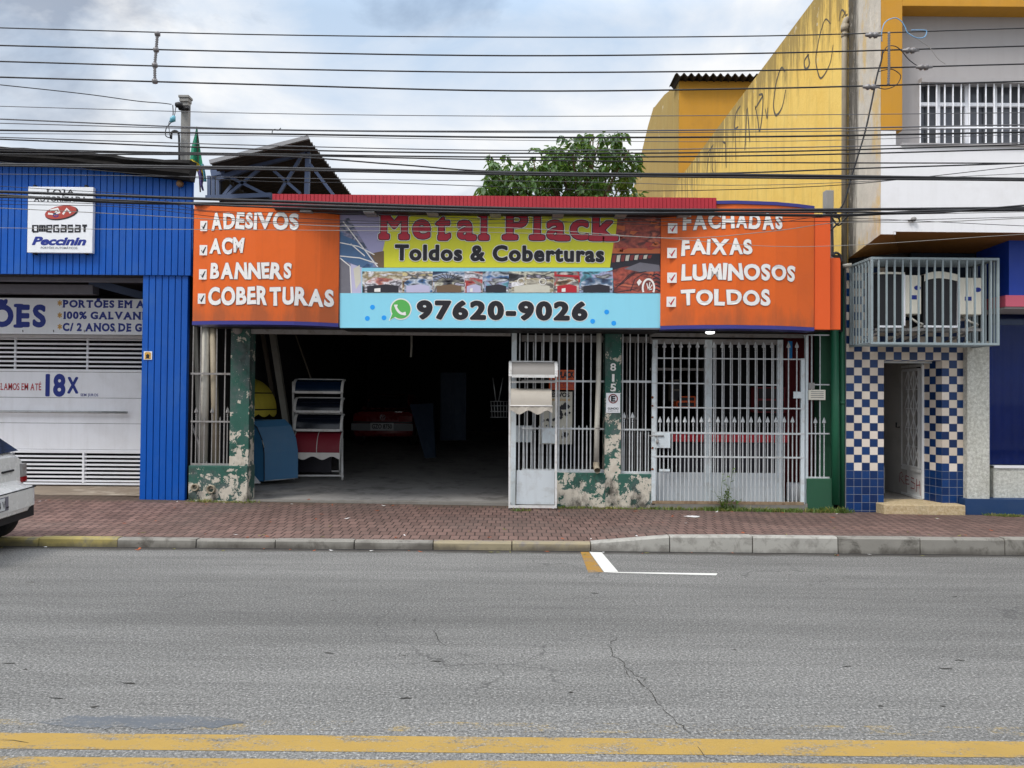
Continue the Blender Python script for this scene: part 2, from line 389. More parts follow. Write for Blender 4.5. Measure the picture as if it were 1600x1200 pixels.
def pavers():
    t = NT('red_pavers')
    jit = t.n('ShaderNodeVectorMath', operation='ADD'); nz = t.n('ShaderNodeTexNoise'); t.set(nz.inputs['Vector'], t.co); nz.inputs['Scale'].default_value = 2.5; nz.inputs['Detail'].default_value = 3
    sc = t.n('ShaderNodeVectorMath', operation='SCALE'); t.set(sc.inputs[0], nz.outputs['Color']); sc.inputs['Scale'].default_value = .05
    t.set(jit.inputs[0], t.co); t.set(jit.inputs[1], sc.outputs[0])
    b = t.n('ShaderNodeTexBrick'); t.set(b.inputs['Vector'], jit.outputs[0]); b.offset = .5
    b.inputs['Color1'].default_value = (*lin('#7f655e'), 1); b.inputs['Color2'].default_value = (*lin('#68524c'), 1); b.inputs['Mortar'].default_value = (*lin('#231c1a'), 1)
    b.inputs['Scale'].default_value = 1; b.inputs['Mortar Size'].default_value = .009; b.inputs['Mortar Smooth'].default_value = .4; b.inputs['Bias'].default_value = -.1
    b.inputs['Brick Width'].default_value = .118; b.inputs['Row Height'].default_value = .235
    c = t.mix(1.0, b.outputs['Color'], t.ramp(t.noise(1.1, 7, .65), [(.3, (.78, .8, .8)), (.7, (1.2, 1.18, 1.15))]), 'MULTIPLY')
    grey = t.ramp(t.noise(.6, 6, .6, t.map((1, 1, 1), (2, 9, 0))), [(.48, 0), (.68, .65)]); c = t.mix(grey, c, t.mix(.6, c, '#6b625c'))
    c = t.mix(t.ramp(t.noise(9, 9, .75), [(.58, 0), (.74, .35)]), c, '#8d8378')
    c = t.mix(t.ramp(t.noise(3, 9, .75, t.map((1, 1, 1), (5, 0, 0))), [(.62, 0), (.74, .6)]), c, '#3b302c')
    xyz = t.sepxyz(); sd = t.math('DIVIDE', t.math('ADD', t.math('ADD', xyz[0], 5.1), t.math('MULTIPLY', t.math('SUBTRACT', xyz[1], 10.0), -.55)), .25, True)
    c = t.mix(t.math('MULTIPLY', sd, .30), c, '#4c423c')                                  # older, greyer pavers in front of the open shop
    bk = t.math('ADD', t.math('DIVIDE', t.math('SUBTRACT', xyz[1], 11.45), .5), t.math('MULTIPLY', t.math('SUBTRACT', t.noise(2.3, 8, .7), .5), 2.4)); c = t.mix(t.math('MULTIPLY', t.ramp(bk, [(.5, 0), (1.0, 1)]), .65), c, '#4d463b')
    t.bump(t.math('ADD', t.math('MULTIPLY', b.outputs['Fac'], -1.0), t.math('MULTIPLY', t.noise(80, 4, .7), .4)), .6, .008)
    return t.done(c, .9, 0, .2)
M['pavers'] = pavers()
M['kerb'] = paint('kerb_concrete', '#7d7a73', .85, .25, 4, low=(.02, .13, .7, '#403b35'), dirt=.85, dirt_col='#45413b', dscale=5, bump=.4)
M['kerb_light'] = paint('kerb_pale', '#98968f', .85, .2, 4, low=(.0, .13, .55, '#4a453f'), dirt=.6, dirt_col='#55504a', dscale=6, bump=.4)
M['kerb_yellow'] = paint('kerb_yellow', '#938650', .8, .25, 5, low=(.02, .10, .85, '#57523f'), dirt=1.0, dirt_col='#6d6a5c', dscale=4, bump=.4)
M['kerb_wornyellow'] = paint('kerb_worn_yellow', '#8a8068', .8, .2, 4, low=(.02, .10, .8, '#4f493e'), dirt=1.0, dirt_col='#77716a', dscale=5, bump=.4)
M['concrete'] = paint('concrete', '#7d7a74', .85, .15, 2, streak=.4, dirt=.4, bump=.3)
M['garage_floor'] = paint('garage_concrete', '#93918e', .75, .15, 3, dirt=.55, dirt_col='#3d3b39', dscale=2.5, bump=.3)
M['earth'] = paint('earth', '#6a655c', .9, .2, .3)
M['blue_metal'] = paint('blue_cladding', '#0a51a9', .42, .10, 1.2, streak=.35, streak_col='#0d3578', dirt=.32, dirt_col='#3a66a3', dscale=1.3, spec=.3)
M['roof_black'] = paint('black_tarp', '#12100f', .85, .35, 5, streak=.4, streak_col='#2b2622', bump=.5, spec=.2)
M['white_sign'] = paint('white_sign', '#e3e6ea', .4, .04, 3, streak=.12, streak_col='#9c958a')
M['white_metal'] = paint('white_gate', '#eef0f5', .45, .05, 2, streak=.16, streak_col='#918d86', dirt=.12, dirt_col='#a6a097')
M['grille'] = paint('grey_white_iron', '#bcc0c2', .5, .12, 6, dirt=.45, dirt_col='#6f6a64', dscale=9)
M['grille_old'] = paint('weathered_iron', '#8c8a88', .6, .15, 8, dirt=.55, dirt_col='#5b4a3f', dscale=9)
M['gate_panel'] = paint('grey_gate_panel', '#c2c9cd', .5, .06, 2, streak=.38, streak_col='#76726c', dirt=.35, dirt_col='#8a857d', dscale=4)
M['gate_white'] = paint('white_gate_post', '#c8d2d6', .5, .06, 3, streak=.25, streak_col='#8b867e', dirt=.35, dirt_col='#8f7a66', dscale=6)
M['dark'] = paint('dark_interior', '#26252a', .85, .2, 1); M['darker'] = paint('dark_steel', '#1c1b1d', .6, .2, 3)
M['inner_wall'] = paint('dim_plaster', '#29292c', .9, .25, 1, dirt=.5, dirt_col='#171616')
M['navy'] = paint('navy_lettering', '#1b2f86', .5, .06); M['red_ink'] = paint('red_lettering', '#b02431', .5, .06); M['ochre_ink'] = paint('ochre_lettering', '#c99a45', .5, .05)
M['black_ink'] = paint('black_lettering', '#1d1c22', .45, .05); M['white_ink'] = paint('white_lettering', '#e4e2df', .45, .04); M['grey_ink'] = paint('grey_lettering', '#6b7078', .5, .05)
M['orange'] = paint('orange_sheet', '#d8611d', .38, .05, .9, low=(2.9, 3.55, .55, '#6f4a34'), streak=.34, streak_col='#8e4420', dirt=.18, dirt_col='#a04a22', dscale=.9, spec=.35, thresh=.52)
M['orange_clean'] = paint('orange_sheet_clean', '#d9571c', .4, .04, 1, streak=.12, streak_col='#9b431d')
M['blue_trim'] = paint('violet_blue_trim', '#35357e', .4, .1); M['red_sheet'] = paint('red_ribbed_sheet', '#a3222f', .45, .1, 2, streak=.3, streak_col='#6b1a22')
M['cyan'] = paint('cyan_vinyl', '#8ad2e8', .4, .04, 1, streak=.1, streak_col='#6a9fb0'); M['yellow_vinyl'] = paint('yellow_vinyl', '#d6d632', .4, .04, 1, streak=.12, streak_col='#9b9a3a')
M['lilac'] = paint('lilac_vinyl', '#9d9abd', .4, .06, 2); M['red_letter'] = paint('crimson_letter', '#b5283c', .4, .08, 3, streak=.2, streak_col='#7d2030')
M['dot_blue'] = paint('azure_vinyl', '#1c9aee', .4, .03); M['wa_green'] = paint('green_vinyl', '#57ad55', .4, .06)
M['steelblue'] = paint('print_steel_blue', '#49698f', .45, .2, 8); M['print_brown'] = paint('print_brown', '#6f5a46', .45, .2, 9); M['print_grey'] = paint('print_grey', '#6e6d76', .45, .2, 9)
M['print_dark'] = paint('print_dark', '#2c2a33', .45, .25, 9); M['print_red'] = paint('print_red', '#a8443a', .45, .15, 6); M['print_orange'] = paint('print_orange', '#c56a3f', .45, .12, 6)
M['print_sky'] = paint('print_sky', '#b9b6d2', .45, .06, 4); M['print_pale'] = paint('print_pale', '#c9c6b8', .45, .1, 6); M['print_teal'] = paint('print_teal', '#5d9fb0', .45, .1, 6); M['print_maroon'] = paint('print_maroon', '#7d3434', .45, .15, 6)
def peeling(name, lo, hi):
    t = NT(name)
    green = t.mix(t.noise(3, 6, .6), '#1f4f42', '#3d655b')
    green = t.mix(t.ramp(t.noise(2.3, 8, .7, t.map((1, 1, 1), (3, 0, 1))), [(.47, 0), (.62, .85)]), green, '#56605f')
    plaster = t.mix(t.noise(14, 7, .7), '#a79d8c', '#d9d3c6')
    z = t.sepxyz()[2]
    k = t.noise(5.2, 12, .7, dist=.3); k2 = t.noise(30, 4, .6)
    lowbias = t.ramp(t.math('DIVIDE', t.math('SUBTRACT', z, lo), hi-lo, True), [(0, .165), (1, 0)])
    s = t.math('ADD', t.math('ADD', k, t.math('MULTIPLY', k2, .06)), lowbias)
    s = t.math('SUBTRACT', s, .052)
    c = t.mix(t.ramp(s, [(.575, 0), (.585, 1)]), green, plaster)
    spots = t.ramp(t.voro(23), [(.07, 1), (.12, 0)]); c = t.mix(t.math('MULTIPLY', spots, t.ramp(t.noise(4), [(.45, 0), (.6, .9)])), c, '#c9c5ba')
    grime = t.ramp(t.math('ADD', t.noise(3.3, 9, .7, t.map((1, 1, .6), (0, 5, 2))), t.ramp(t.math('DIVIDE', t.math('SUBTRACT', z, lo), .5, True), [(0, .1), (1, 0)])), [(.54, 0), (.68, .85)])
    c = t.mix(grime, c, '#2f2b27'); t.bump(t.math('ADD', s, t.math('MULTIPLY', k2, .1)), .5, .02)
    return t.done(c, .8, 0, .3)
M['peeling'] = peeling('peeling_green_wall', .05, .75); M['peeling_col'] = peeling('peeling_green_column', .3, 1.9)
M['green_paint'] = paint('green_pipe_paint', '#195a40', .5, .15, 2, streak=.3, streak_col='#123d2b', dirt=.25, dirt_col='#3d5a4c'); M['green_wall'] = paint('green_wall', '#25523b', .7, .15, 2, dirt=.3, dirt_col='#274a38')
M['pvc'] = paint('pvc_pipe', '#b9b6ac', .5, .1, 2, streak=.4, streak_col='#7c766b', dirt=.4, dirt_col='#847d71', dscale=5); M['pvc_dirty'] = paint('old_pvc', '#9a8f7b', .6, .15, 2, streak=.6, streak_col='#4c443a', dirt=.5)
M['red_wall'] = paint('dark_red_wall', '#74232a', .6, .12, 2); M['red_counter'] = paint('red_counter', '#d0303c', .4, .08)
def yellow_wall(name, base, pale, st=.6):
    t = NT(name); xyz = t.sepxyz()
    c = t.mix(t.noise(.9, 7, .6), base, pale)
    c = t.mix(t.ramp(t.noise(3.5, 9, .7), [(.35, 0), (.75, .45)]), c, mul(pale, 1.12))
    f = t.noise(1, 7, .7, t.map((4, 4, .35))); c = t.mix(t.math('MULTIPLY', t.ramp(f, [(.5, 0), (.72, 1)]), st*.55), c, '#7d6a45')
    top = t.ramp(t.math('ADD', t.math('MULTIPLY', t.math('SUBTRACT', xyz[2], 6.6), .5), t.math('MULTIPLY', t.math('SUBTRACT', t.noise(1, 8, .75, t.map((5, 5, .6))), .5), 3.2)), [(.55, 0), (1.0, 1)])
    c = t.mix(t.math('MULTIPLY', top, st), c, '#4b4236')
    fl = t.ramp(t.noise(2.6, 11, .75, t.map((1, 1, .7), (3, 3, 3))), [(.63, 0), (.66, .8)]); c = t.mix(fl, c, '#cdc3aa')
    hs = t.ramp(t.noise(26, 3, .6), [(.66, 0), (.74, .6)]); c = t.mix(hs, c, '#8f7a48'); t.bump(t.noise(18, 8, .7), .4, .02)
    return t.done(c, .85, 0, .2)
M['yellow_wall'] = yellow_wall('yellow_plaster', '#dcae48', '#e8ca74'); M['yellow_front'] = paint('shaded_yellow_plaster', '#bf8a2b', .8, .1, 2, dirt=.2, dirt_col='#8f6a30', bump=.2, streak=.2, streak_col='#7f6130')  # front yellow is darkened: shade of the street-facing side in the colour
def stained(name):
    t = NT(name)
    c = t.mix(t.noise(2.2, 9, .7), '#9f978a', '#d9d2c4'); c = t.mix(t.ramp(t.noise(1.6, 9, .7, t.map((1.5, 1.5, .6), (1, 2, 3))), [(.52, 0), (.62, .7)]), c, '#c9a75e')
    yy = t.sepxyz()[1]; near = t.math('DIVIDE', t.math('SUBTRACT', yy, 11.45), .5, True)
    run = t.math('ADD', t.math('MULTIPLY', near, .34), t.math('MULTIPLY', t.noise(1, 10, .75, t.map((2.2, 5, .45))), .75))
    c = t.mix(t.ramp(run, [(.46, 0), (.60, .88)]), c, '#39352f'); c = t.mix(t.ramp(t.noise(6, 11, .8, t.map((1.4, 1.4, .4), (0, 4, 0))), [(.55, 0), (.7, .7)]), c, '#ddd5c6')
    t.bump(t.noise(14, 9, .7), .5, .02); return t.done(c, .9, 0, .2)
M['stained'] = stained('stained_plaster')
M['white_wall'] = paint('white_plaster', '#e2e2e4', .8, .05, 1.5, streak=.14, streak_col='#8d877e', dirt=.12, dirt_col='#a39d93', bump=.2); M['shaded_grey'] = paint('shaded_plaster', '#a3a0a0', .85, .05, 1.5, streak=.18, streak_col='#7c7671', bump=.15)  # shade of the recessed window bay put into the grey colour
M['soffit'] = paint('brown_soffit', '#8a5c25', .7, .2, 2, dirt=.3, dirt_col='#54371c')
def stucco(name, a, b):
    t = NT(name); c = t.mix(t.ramp(t.noise(22, 8, .8), [(.4, 0), (.62, 1)]), a, b); c = t.mix(t.ramp(t.noise(1.4, 7, .7, t.map((2, 2, .6))), [(.5, 0), (.75, .4)]), c, '#7f7b62'); t.bump(t.noise(35, 7, .8), .9, .02); return t.done(c, .9, 0, .2)
M['stucco'] = stucco('grey_stucco', '#aeaea4', '#dedfd6'); M['beige_stone'] = stucco('beige_step', '#b39c75', '#d2c1a0')
def tiles(name, ox, oz, t0=.1235, axis=0):
    t = NT(name); xyz = t.sepxyz(); a = t.math('SUBTRACT', xyz[axis], ox); b = t.math('SUBTRACT', xyz[2], oz)
    ia = t.math('FLOOR', t.math('DIVIDE', a, t0)); ib = t.math('FLOOR', t.math('DIVIDE', b, t0))
    par = t.math('PINGPONG', t.math('ADD', ia, ib), 1.0); par = t.math('ABSOLUTE', par)
    wnz = t.n('ShaderNodeTexWhiteNoise', noise_dimensions='2D'); t.set(wnz.inputs['Vector'], t.comb(ia, ib)); wv = wnz.outputs['Value']
    blue = t.mix(wv, '#0a2753', '#103a70'); blue = t.mix(t.ramp(t.noise(30, 6, .7), [(.4, 0), (.8, .35)]), blue, '#06214d')
    cream = t.mix(wv, '#c9bba9', '#ded4c8'); cream = t.mix(t.ramp(t.noise(12, 8, .75), [(.55, 0), (.75, .3)]), cream, '#a79a87')
    isblue = t.math('MAXIMUM', t.math('SUBTRACT', 1.0, par), t.math('LESS_THAN', b, 0.0))
    c = t.mix(isblue, cream, blue)
    fa = t.math('ABSOLUTE', t.math('SUBTRACT', t.math('FRACT', t.math('DIVIDE', a, t0)), .5)); fb = t.math('ABSOLUTE', t.math('SUBTRACT', t.math('FRACT', t.math('DIVIDE', b, t0)), .5))
    g = t.math('GREATER_THAN', t.math('MAXIMUM', fa, fb), .482); c = t.mix(g, c, '#8b8d90')
    t.bump(t.math('SUBTRACT', 1.0, g), .4, .003); return t.done(c, t.math('ADD', .3, t.math('MULTIPLY', g, .5)), 0, .35)
def glass(name, col, rough=.06, spec=.6):
    t = NT(name); return t.done(col, rough, 0, spec)
M['glass_dark'] = glass('dark_glass', '#23262b'); M['glass_blue'] = glass('blue_glass', '#0a1b4d', .1); M['curtain_glass'] = paint('grey_window_glass', '#50535a', .15, .2, 3, spec=.6)
M['car_white'] = paint('white_car_paint', '#c9c8c4', .25, .03, 2, streak=.04, streak_col='#8e8a82', spec=.6); M['car_red'] = paint('red_car_paint', '#7a2022', .3, .1, 2, spec=.6); M['rubber'] = paint('rubber', '#17171a', .8, .2, 9); M['plastic_black'] = paint('black_plastic', '#1f2023', .5, .1, 5)
M['chrome'] = paint('chrome', '#c9c9c9', .2, .05, 4, metal=1.0); M['alu'] = paint('aluminium', '#b9bcbe', .38, .06, 6, metal=.7, dirt=.3, dirt_col='#7d7a76', dscale=8); M['tail_red'] = glass('tail_light', '#7d0f14', .15); M['plate'] = paint('number_plate', '#c4c6c6', .5, .06)
M['dim_blue'] = paint('dim_blue_board', '#162638', .7, .2, 3); M['dull_bumper'] = paint('dull_bumper', '#8c8f91', .5, .1, 4); M['poly_dark'] = glass('smoked_polycarbonate', '#141a26', .18, .5); M['poly_blue'] = glass('blue_polycarbonate', '#10243c', .2, .5); M['fab_red'] = paint('wine_awning', '#7a1728', .55, .1, 3); M['fab_white'] = paint('white_valance', '#d6d2cc', .7, .06, 3); M['fab_grey'] = paint('grey_awning', '#a8a196', .65, .08, 3, streak=.2, streak_col='#7a7369'); M['poly_grey'] = paint('grey_polycarbonate', '#8f8b86', .35, .06, 2, streak=.15, streak_col='#77726c')
M['fab_yellow'] = paint('yellow_awning', '#b5a83c', .6, .1, 3, streak=.3, streak_col='#7f7430'); M['box_blue'] = paint('blue_fibre_panel', '#33688f', .45, .1, 2, streak=.2, streak_col='#274e6d'); M['tube_grey'] = paint('grey_tube', '#8a8880', .5, .12, 3, dirt=.3); M['wood'] = paint('plank', '#6b6257', .7, .2, 4, streak=.4, streak_col='#3c342c')
M['rack_white'] = paint('white_powder_coat', '#cfcfcd', .4, .05, 5, dirt=.4, dirt_col='#8d7a6c', dscale=9)
M['cable'] = paint('black_cable', '#1e1e21', .6, .15, 6); M['cable_grey'] = paint('grey_cable', '#55565a', .6, .15, 6); M['cable_pale'] = paint('pale_cable', '#8e8b86', .6, .1, 6); M['cable_blue'] = paint('light_blue_wire', '#6f9ec4', .5, .1)
M['porcelain'] = paint('grey_insulator', '#6d6a6b', .3, .1); M['post_concrete'] = paint('post_concrete', '#8b8a86', .85, .15, 5, streak=.5, streak_col='#3f3c38', bump=.4); M['bark'] = paint('bark', '#5a4b3b', .9, .25, 6, bump=.6)
M['cage'] = paint('grey_cage_paint', '#8a979b', .5, .08, 5, dirt=.3, dirt_col='#60666a', dscale=8); M['ac_white'] = paint('yellowed_casing', '#dedacb', .45, .05, 3, streak=.2, streak_col='#8f846d'); M['ac_fins'] = paint('black_coil', '#232327', .5, .3, 30)
M['blue_front'] = paint('blue_shopfront', '#173c9e', .45, .1, 1.5); M['pink'] = paint('pink_stripe', '#b9566a', .5, .08); M['navy_base'] = paint('navy_base', '#1a3a63', .6, .12, 2, dirt=.3, dirt_col='#344a66')
M['curtain'] = paint('navy_curtain', '#10307c', .6, .15, 2); M['door_white'] = paint('pale_grey_door', '#e2e5e6', .45, .06, 3, streak=.2, streak_col='#6e6a64', dirt=.2); M['stair_wall'] = paint('stairwell_plaster', '#b3b1ae', .9, .08, 2, dirt=.3, dirt_col='#6b6864')
M['flag_green'] = paint('green_cloth', '#217a5c', .8, .15, 4); M['flag_yellow'] = paint('yellow_cloth', '#b7a52f', .8, .15, 4); M['flag_violet'] = paint('violet_cloth', '#6a5a94', .8, .15, 4)
M['roof_dark'] = paint('old_fibre_cement', '#3a342f', .85, .3, 4, streak=.4, streak_col='#211d1a'); M['truss'] = paint('blue_grey_steel', '#4d5b77', .55, .15, 5, dirt=.4, dirt_col='#3c3f49'); M['roof_edge'] = paint('pale_roof_edge', '#8f9092', .7, .1, 5)
M['stone_floor'] = paint('mottled_stone_paving', '#857869', .85, .3, 2.5, dirt=.8, dirt_col='#b3a898', dscale=2.2, bump=.3); M['spray'] = paint('black_spray_paint', '#574f41', .8, .2, 9); M['red_spray'] = paint('red_spray_paint', '#8a2733', .7, .1); M['rusty_rail'] = paint('rusty_rail', '#8f7a62', .8, .2, 5, dirt=.6, dirt_col='#5d3f2b', dscale=8); M['rust'] = paint('rust', '#6a3a22', .85, .2, 9)
def collage(name, cols, sc, seed):
    t = NT(name); f = t.noise(sc*.42, 2, .5, t.map((1, 1, 2.2), (seed, seed*2, seed*3)), .3); n = len(cols)
    c = t.ramp(f, [(.33 + .34*i/(n-1), lin(k)) for i, k in enumerate(cols)], 'LINEAR')
    c2 = t.ramp(t.noise(sc*3, 3, .6, t.map((1, 1, 1), (seed, 1, 5))), [(.35, .72), (.65, 1.2)]); return t.done(t.mix(1.0, c, c2, 'MULTIPLY'), .45)
PH = [collage('printed_photo', cs, sc, i) for i, (cs, sc) in enumerate(((('#2c2b33', '#6a655f', '#c9c3b0', '#8a7a54', '#e0dfe4'), 9), (('#3a2f28', '#8a6a4c', '#d9d4cc', '#4b4a52', '#c7b98a'), 10), (('#2a3550', '#56718f', '#cfd3df', '#3c3a3a', '#8f9bb5'), 8), (('#55304a', '#b06a5a', '#d8d3d8', '#403a44', '#cfcfd8'), 10), (('#26303c', '#3f6a9c', '#b9c2cf', '#23262b', '#7f8892'), 9), (('#1d1c20', '#5a5a60', '#cfcdbb', '#26262b', '#b7b4c6'), 9), (('#5a2020', '#b0383a', '#8f8a86', '#2d2a2e', '#d7c8c4'), 9), (('#2b2f33', '#5d9fb0', '#a4a6c8', '#4d4a44', '#cdd2d8'), 9)))]
M['collage_red'] = collage('printed_red_car', ('#3a2022', '#8f4038', '#a8503f', '#5a2a2c', '#c0664c'), 7, 11); M['collage_sky'] = collage('printed_canopy', ('#2f4a70', '#5a7da8', '#8a86a0', '#33465f', '#a9a6c4'), 7, 12)
M['leaf_fallen'] = paint('dry_leaf', '#a3522b', .7, .2, 20); M['brass'] = paint('bronze_globe', '#8a6a4a', .4, .1)
def leaf(name, a, b):
    t = NT(name); oi = t.n('ShaderNodeObjectInfo'); c = t.mix(t.ramp(t.noise(1.7, 4, .6), [(.35, 0), (.65, 1)]), a, b); c = t.mix(t.ramp(t.noise(9, 3, .6), [(.4, 0), (.75, .6)]), c, mul(b, 1.5))
    t.done(c, .45, 0, .4); t.b.inputs['Subsurface Weight'].default_value = 0.0
    tr = t.n('ShaderNodeBsdfTranslucent'); t.set(tr.inputs[0], t.mix(.5, c, '#7f9a3a')); mx = t.n('ShaderNodeMixShader'); mx.inputs[0].default_value = .3
    out = [n for n in t.t.nodes if n.type == 'OUTPUT_MATERIAL'][0]
    t.t.links.new(t.b.outputs[0], mx.inputs[1]); t.t.links.new(tr.outputs[0], mx.inputs[2]); t.t.links.new(mx.outputs[0], out.inputs[0]); return t.mat
M['leaf'] = leaf('tree_leaves', '#2a4420', '#4a6a30'); M['weed'] = leaf('weed_leaves', '#46602a', '#6f8440'); M['grass_dry'] = leaf('dry_grass', '#6a6a34', '#8f8a4c')
def pane(name):
    t = NT(name); tr = t.n('ShaderNodeBsdfTransparent'); tr.inputs[0].default_value = (.75, .8, .88, 1); gl = t.n('ShaderNodeBsdfGlossy'); gl.inputs['Roughness'].default_value = .03
    lw = t.n('ShaderNodeFresnel'); lw.inputs[0].default_value = 1.22; mx = t.n('ShaderNodeMixShader'); t.t.links.new(lw.outputs[0], mx.inputs[0]); t.t.links.new(tr.outputs[0], mx.inputs[1]); t.t.links.new(gl.outputs[0], mx.inputs[2])
    out = [n for n in t.t.nodes if n.type == 'OUTPUT_MATERIAL'][0]; t.t.links.new(mx.outputs[0], out.inputs[0]); return t.mat
M['pane'] = pane('window_pane')
M['window_curtain'] = paint('pale_curtain', '#484b50', .8, .15, 4)
def emit(name, col, st):
    t = NT(name); t.b.inputs['Emission Color'].default_value = (*lin(col), 1); t.b.inputs['Emission Strength'].default_value = st; return t.done(col, .4)
M['lamp_on'] = emit('lit_lamp', '#ffffff', 4.0)
# ------------------------------------------------------------------ ground, road, pavement, kerb
KY = 8.9; FY = 12.0                      # kerb line and shop front line
def zk(x): return interp([(1.0, .085), (1.95, .175)], x)          # top of the kerb: lowered along the driveways
def zb(x): return .08 - .0086 * x                                   # back of the pavement
def zp(x, y): return lerp(zk(x), zb(x), min(1, max(0, (y - KY - .13) / (FY - KY - .13))))
g = MB(); g.poly([(-400,-400,-.35),(400,-400,-.35),(400,600,-.35),(-400,600,-.35)]); struct(g.build('ground', M['earth']))
g = MB(); g.poly([(-80,-1.6,0),(80,-1.6,0),(80,KY+.05,0),(-80,KY+.05,0)]); struct(g.build('road', M['asphalt']))
g = MB(); g.box(-80, 80, -6, -1.6, -.3, .14); struct(g.build('far_pavement', M['concrete']))
g = MB(); xs = [-80, -30, -15, -10, -8, -6, -4, -2, 0, 1.0, 1.3, 1.6, 1.95, 3, 5, 7, 9, 12, 20, 80]; ys = [KY+.12, 9.8, 10.9, 12.0, 12.35]
vs = [(x, y, zp(x, y)) for y in ys for x in xs]; n = len(xs)
g.add(vs, [(j*n+i, j*n+i+1, (j+1)*n+i+1, (j+1)*n+i) for j in range(len(ys)-1) for i in range(n-1)]); struct(g.build('pavement', M['pavers']))
# kerb stones
g = MB(); joints = [(925 - 123*k) for k in range(40, 0, -1)] + [925, 1048, 1177, 1310, 1438, 1570] + [1570 + 126*k for k in range(1, 40)]
kx = [(p - 800) / FPX * KY for p in joints]; rn = random.Random(3)
for i in range(len(kx) - 1):
    a, b = kx[i] + .006, kx[i+1] - .006; pa, pb = joints[i], joints[i+1]; dy = rn.uniform(-.008, .008); dz = rn.uniform(-.005, .005)
    m = 2 if pb < 200 else 0
    if 790 < pb < 930: m = 3
    if pa > 1040 and rn.random() < .5 or pa in (925, 1177): m = 1
    za, zb_ = zk(a) + .012 + dz, zk(b) + .012 + dz
    yf = KY + dy; c = .018
    sec = lambda x, z: [(x, yf, -.1), (x, yf + .01, z - c), (x, yf + .01 + c, z), (x, yf + .125, z), (x, yf + .125, -.1)]
    A, B = sec(a, za), sec(b, zb_)
    g.add(A + B, [(0,1,2,3,4), (9,8,7,6,5)] + [(k, 5+k, 5+(k+1)%5, (k+1)%5) for k in range(5)], m)
struct(g.build('kerb', [M['kerb'], M['kerb_light'], M['kerb_yellow'], M['kerb_wornyellow']]))
g = MB(); g.box(-80, 80, KY-.02, KY+.14, -.3, .002); struct(g.build('kerb_bed', M['darker']))
# painted markings
def gpt(px, py, z=.004):
    d = ray(px, py); t = (z - CAM.z) / d.z; return CAM + d * t
g = MB()
def slab(pts, m): g.poly([(p[0], p[1], .0018 if m != 3 else .0009) for p in pts], m)
def strip(y0, y1, m, x0=-60, x1=60): slab([(x0,y0,.004),(x1,y0,.004),(x1,y1,.004),(x0,y1,.004)], m)
ya, yb = gpt(800, 1176).y, gpt(800, 1151).y; strip(ya, yb, 0)
yc = gpt(800, 1188).y; strip(yc - .115, yc, 0)
strip(gpt(800, 1147).y + .03, gpt(800, 1128).y, 3)
L = lambda *p: [tuple(gpt(*q)) for q in p]
slab(L((921,862),(940,862.5),(966,893),(944,893.5)), 1)
slab(L((945,894),(967,893.4),(1121,895.5),(1119,898.5)), 1)
slab(L((907,862),(920,862),(943,893.5),(919,894)), 2)
struct(g.build('road_marking', [M['line_yellow'], M['line_white'], M['line_ochre'], M['line_ghost']]))
g = MB()
rn = random.Random(5)
def blob(px0, px1, py0, py1, z, n=28):
    top, bot = [], []
    for i in range(n+1):
        u = i/n; e = min(1, 6*u, 6*(1-u)); px = lerp(px0, px1, u); mid = (py0+py1)/2; h = (py1-py0)/2*e
        top.append(tuple(gpt(px, mid - h*rn.uniform(.7, 1), z))); bot.append(tuple(gpt(px, mid + h*rn.uniform(.6, 1.1), z)))
    g.poly(bot + top[::-1])
blob(60, 385, 1117, 1139, .0025)
struct(g.build('tar_patch', M['tar']))
rn = random.Random(31); g = MB()
def crack(pts, w):
    P_ = [gpt(x, y, .003) for x, y in pts]; Q_ = [P_[0]]
    for a, b in zip(P_, P_[1:]):
        n = max(2, int((b-a).length/.05))
        for k in range(1, n+1): q = lerp(a, b, k/n); Q_.append(Vector((q.x + rn.gauss(0, .012), q.y + rn.gauss(0, .012), .003)))
    i = 0
    while i < len(Q_) - 3:
        j = min(len(Q_), i + rn.randint(4, 14)); seg = Q_[i:j]; n = len(seg)
        g.ribbon(seg, [w*rn.uniform(.35, 1.1)*min(1, .35 + 2*k/n, .35 + 2*(n-1-k)/n) for k in range(n)], (0, 0, 1)); i = j - rn.choice((1, 1, 1, -1))
crack([(965,996),(950,1010),(968,1030),(985,1048),(1003,1060),(1008,1072)], .009); crack([(962,995),(982,996)], .006); crack([(975,1044),(1015,1080),(1040,1110),(1075,1146)], .007); crack([(676,982),(690,1003),(712,1018),(750,1030)], .006); crack([(255,941),(290,929),(320,922)], .007); crack([(0,1156),(60,1160),(110,1158)], .006); crack([(1090,1166),(1105,1182),(1140,1196)], .006)
for _ in range(26):                                              # small pits and stuck debris
    px, py = rn.uniform(-100, 1700), 870 + 260*rn.random()**.8; w = rn.uniform(.01, .05); q = gpt(px, py, .003); g.ribbon([q, q + Vector((w, rn.uniform(-.01, .01), 0)), q + Vector((2*w, rn.uniform(-.015, .015), 0))], [.003, rn.uniform(.008, .02), .008], (0, 0, 1))
struct(g.build('road_crack', M['tar_dark']))
g = MB(); rn = random.Random(11)
c0 = gpt(1068, 809, 0); c0 = Vector((c0.x, 10.9, 0))
g.poly([(c0.x + .12*math.cos(a/9*math.pi)*rn.uniform(.6,1.1), c0.y + .09*math.sin(a/9*math.pi)*rn.uniform(.6,1.1), zp(c0.x, c0.y)+.006) for a in range(18)]); struct(g.build('white_paint_spill', M['white_ink']))

